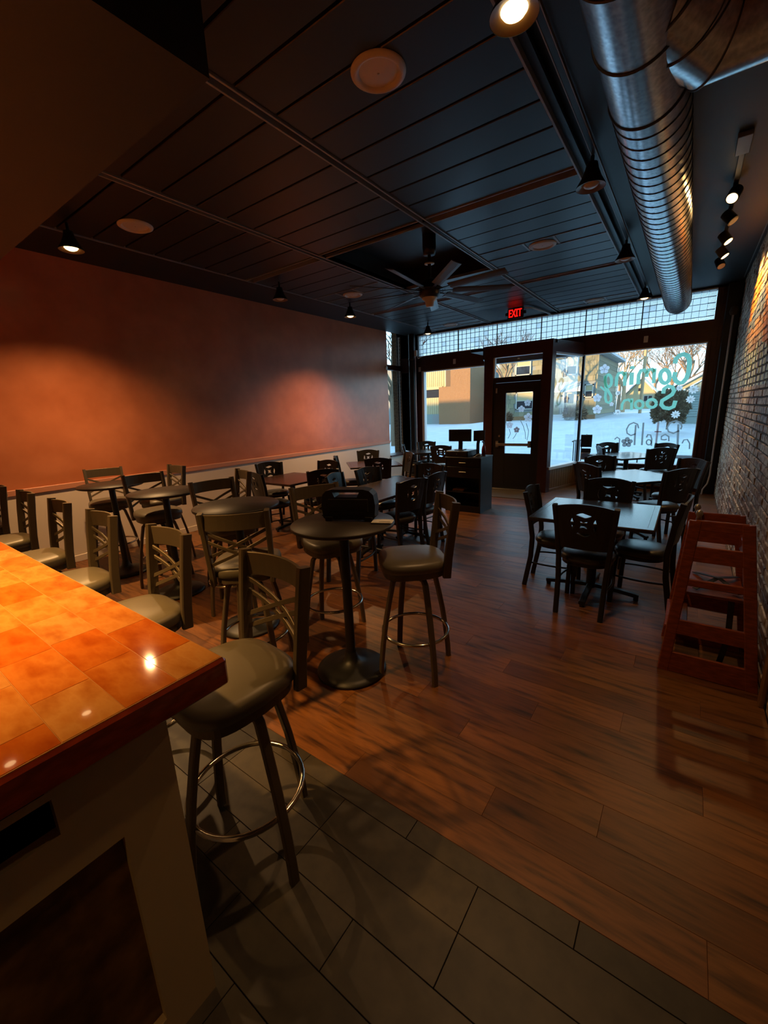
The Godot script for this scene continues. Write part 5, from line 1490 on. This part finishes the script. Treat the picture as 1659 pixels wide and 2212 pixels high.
func high_chair() -> void:
	var o := thing("high_chair", "dark red wooden high chair standing against the brick wall", "high chair", Vector3(0.24, 0, -3.22))
	for s in [1, -1]:
		var z: float = s * 0.235
		var top := 1.01 if s > 0 else 0.96
		var edge := func(side: float, y: float) -> float: return lerpf(-0.21, -0.143, y / top) if side < 0 else lerpf(0.235, 0.095, y / top)
		for side in [-1.0, 1.0]:
			obj("side_post", MB.new().bar([Vector3(edge.call(side, 0.02), 0.0, z), Vector3(edge.call(side, top * 0.5), top * 0.5, z), Vector3(edge.call(side, top), top, z)], 0.06, 0.024, Vector3(0, 0, 1)), "mahogany", o)
		for r in [[0.0, 0.14], [0.27, 0.37], [0.6, 0.645], [0.76, 0.855], [top - 0.055, top + 0.005]]:
			if s < 0 and r[0] == 0.6: continue
			var ea: float = edge.call(-1.0, (r[0] + r[1]) / 2)
			var eb: float = edge.call(1.0, (r[0] + r[1]) / 2)
			obj("side_rail", MB.new().box(Vector3((ea + eb) / 2, (r[0] + r[1]) / 2, z), Vector3(eb - ea, r[1] - r[0], 0.02), 0.004), "mahogany", o)
	for p in [[-0.16, 0.88, 0.05], [-0.18, 0.5, 0.05], [0.17, 0.5, 0.05], [0.12, 0.8, 0.08], [-0.205, 0.1, 0.06], [0.225, 0.1, 0.06]]:
		obj("cross_rail", MB.new().box(Vector3(p[0], p[1], 0), Vector3(0.02, p[2], 0.45), 0.004), "mahogany", o)
	obj("seat_panel", MB.new().box(Vector3(-0.01, 0.545, 0), Vector3(0.31, 0.016, 0.44), 0.004), "mahogany", o)
	obj("foot_rest", MB.new().box(Vector3(-0.17, 0.3, 0), Vector3(0.12, 0.016, 0.44), 0.004), "mahogany", o)
	for z in [-0.2, 0.2]:
		obj("knob", MB.new().lathe([Vector2(0, 0.0), Vector2(0.014, 0.0), Vector2(0.012, 0.02), Vector2(0.02, 0.035), Vector2(0.014, 0.055), Vector2(0, 0.06)], 14, Vector3(-0.13, 0.965 if z < 0 else 1.01, z)), "steel", o)
	obj("strap", MB.new().bar([Vector3(-0.1, 0.56, 0.16), Vector3(0.02, 0.6, 0.0), Vector3(0.13, 0.57, -0.16)], 0.03, 0.004), "strap", o)
	obj("strap", MB.new().bar([Vector3(-0.1, 0.56, -0.16), Vector3(0.02, 0.605, 0.02), Vector3(0.12, 0.57, 0.16)], 0.03, 0.004), "strap", o)
	obj("strap", MB.new().bar([Vector3(0.08, 0.54, 0.19), Vector3(0.09, 0.3, 0.2), Vector3(0.07, 0.12, 0.19)], 0.03, 0.004, Vector3(0, 0, 1)), "strap", o)
	struct("trim_2", MB.new().slab(Vector3(0.49, 0.0, -2.9), Vector3(0.514, 0.75, -2.84), 0.004), "bead_board", "narrow wooden trim board at the foot of the brick wall")
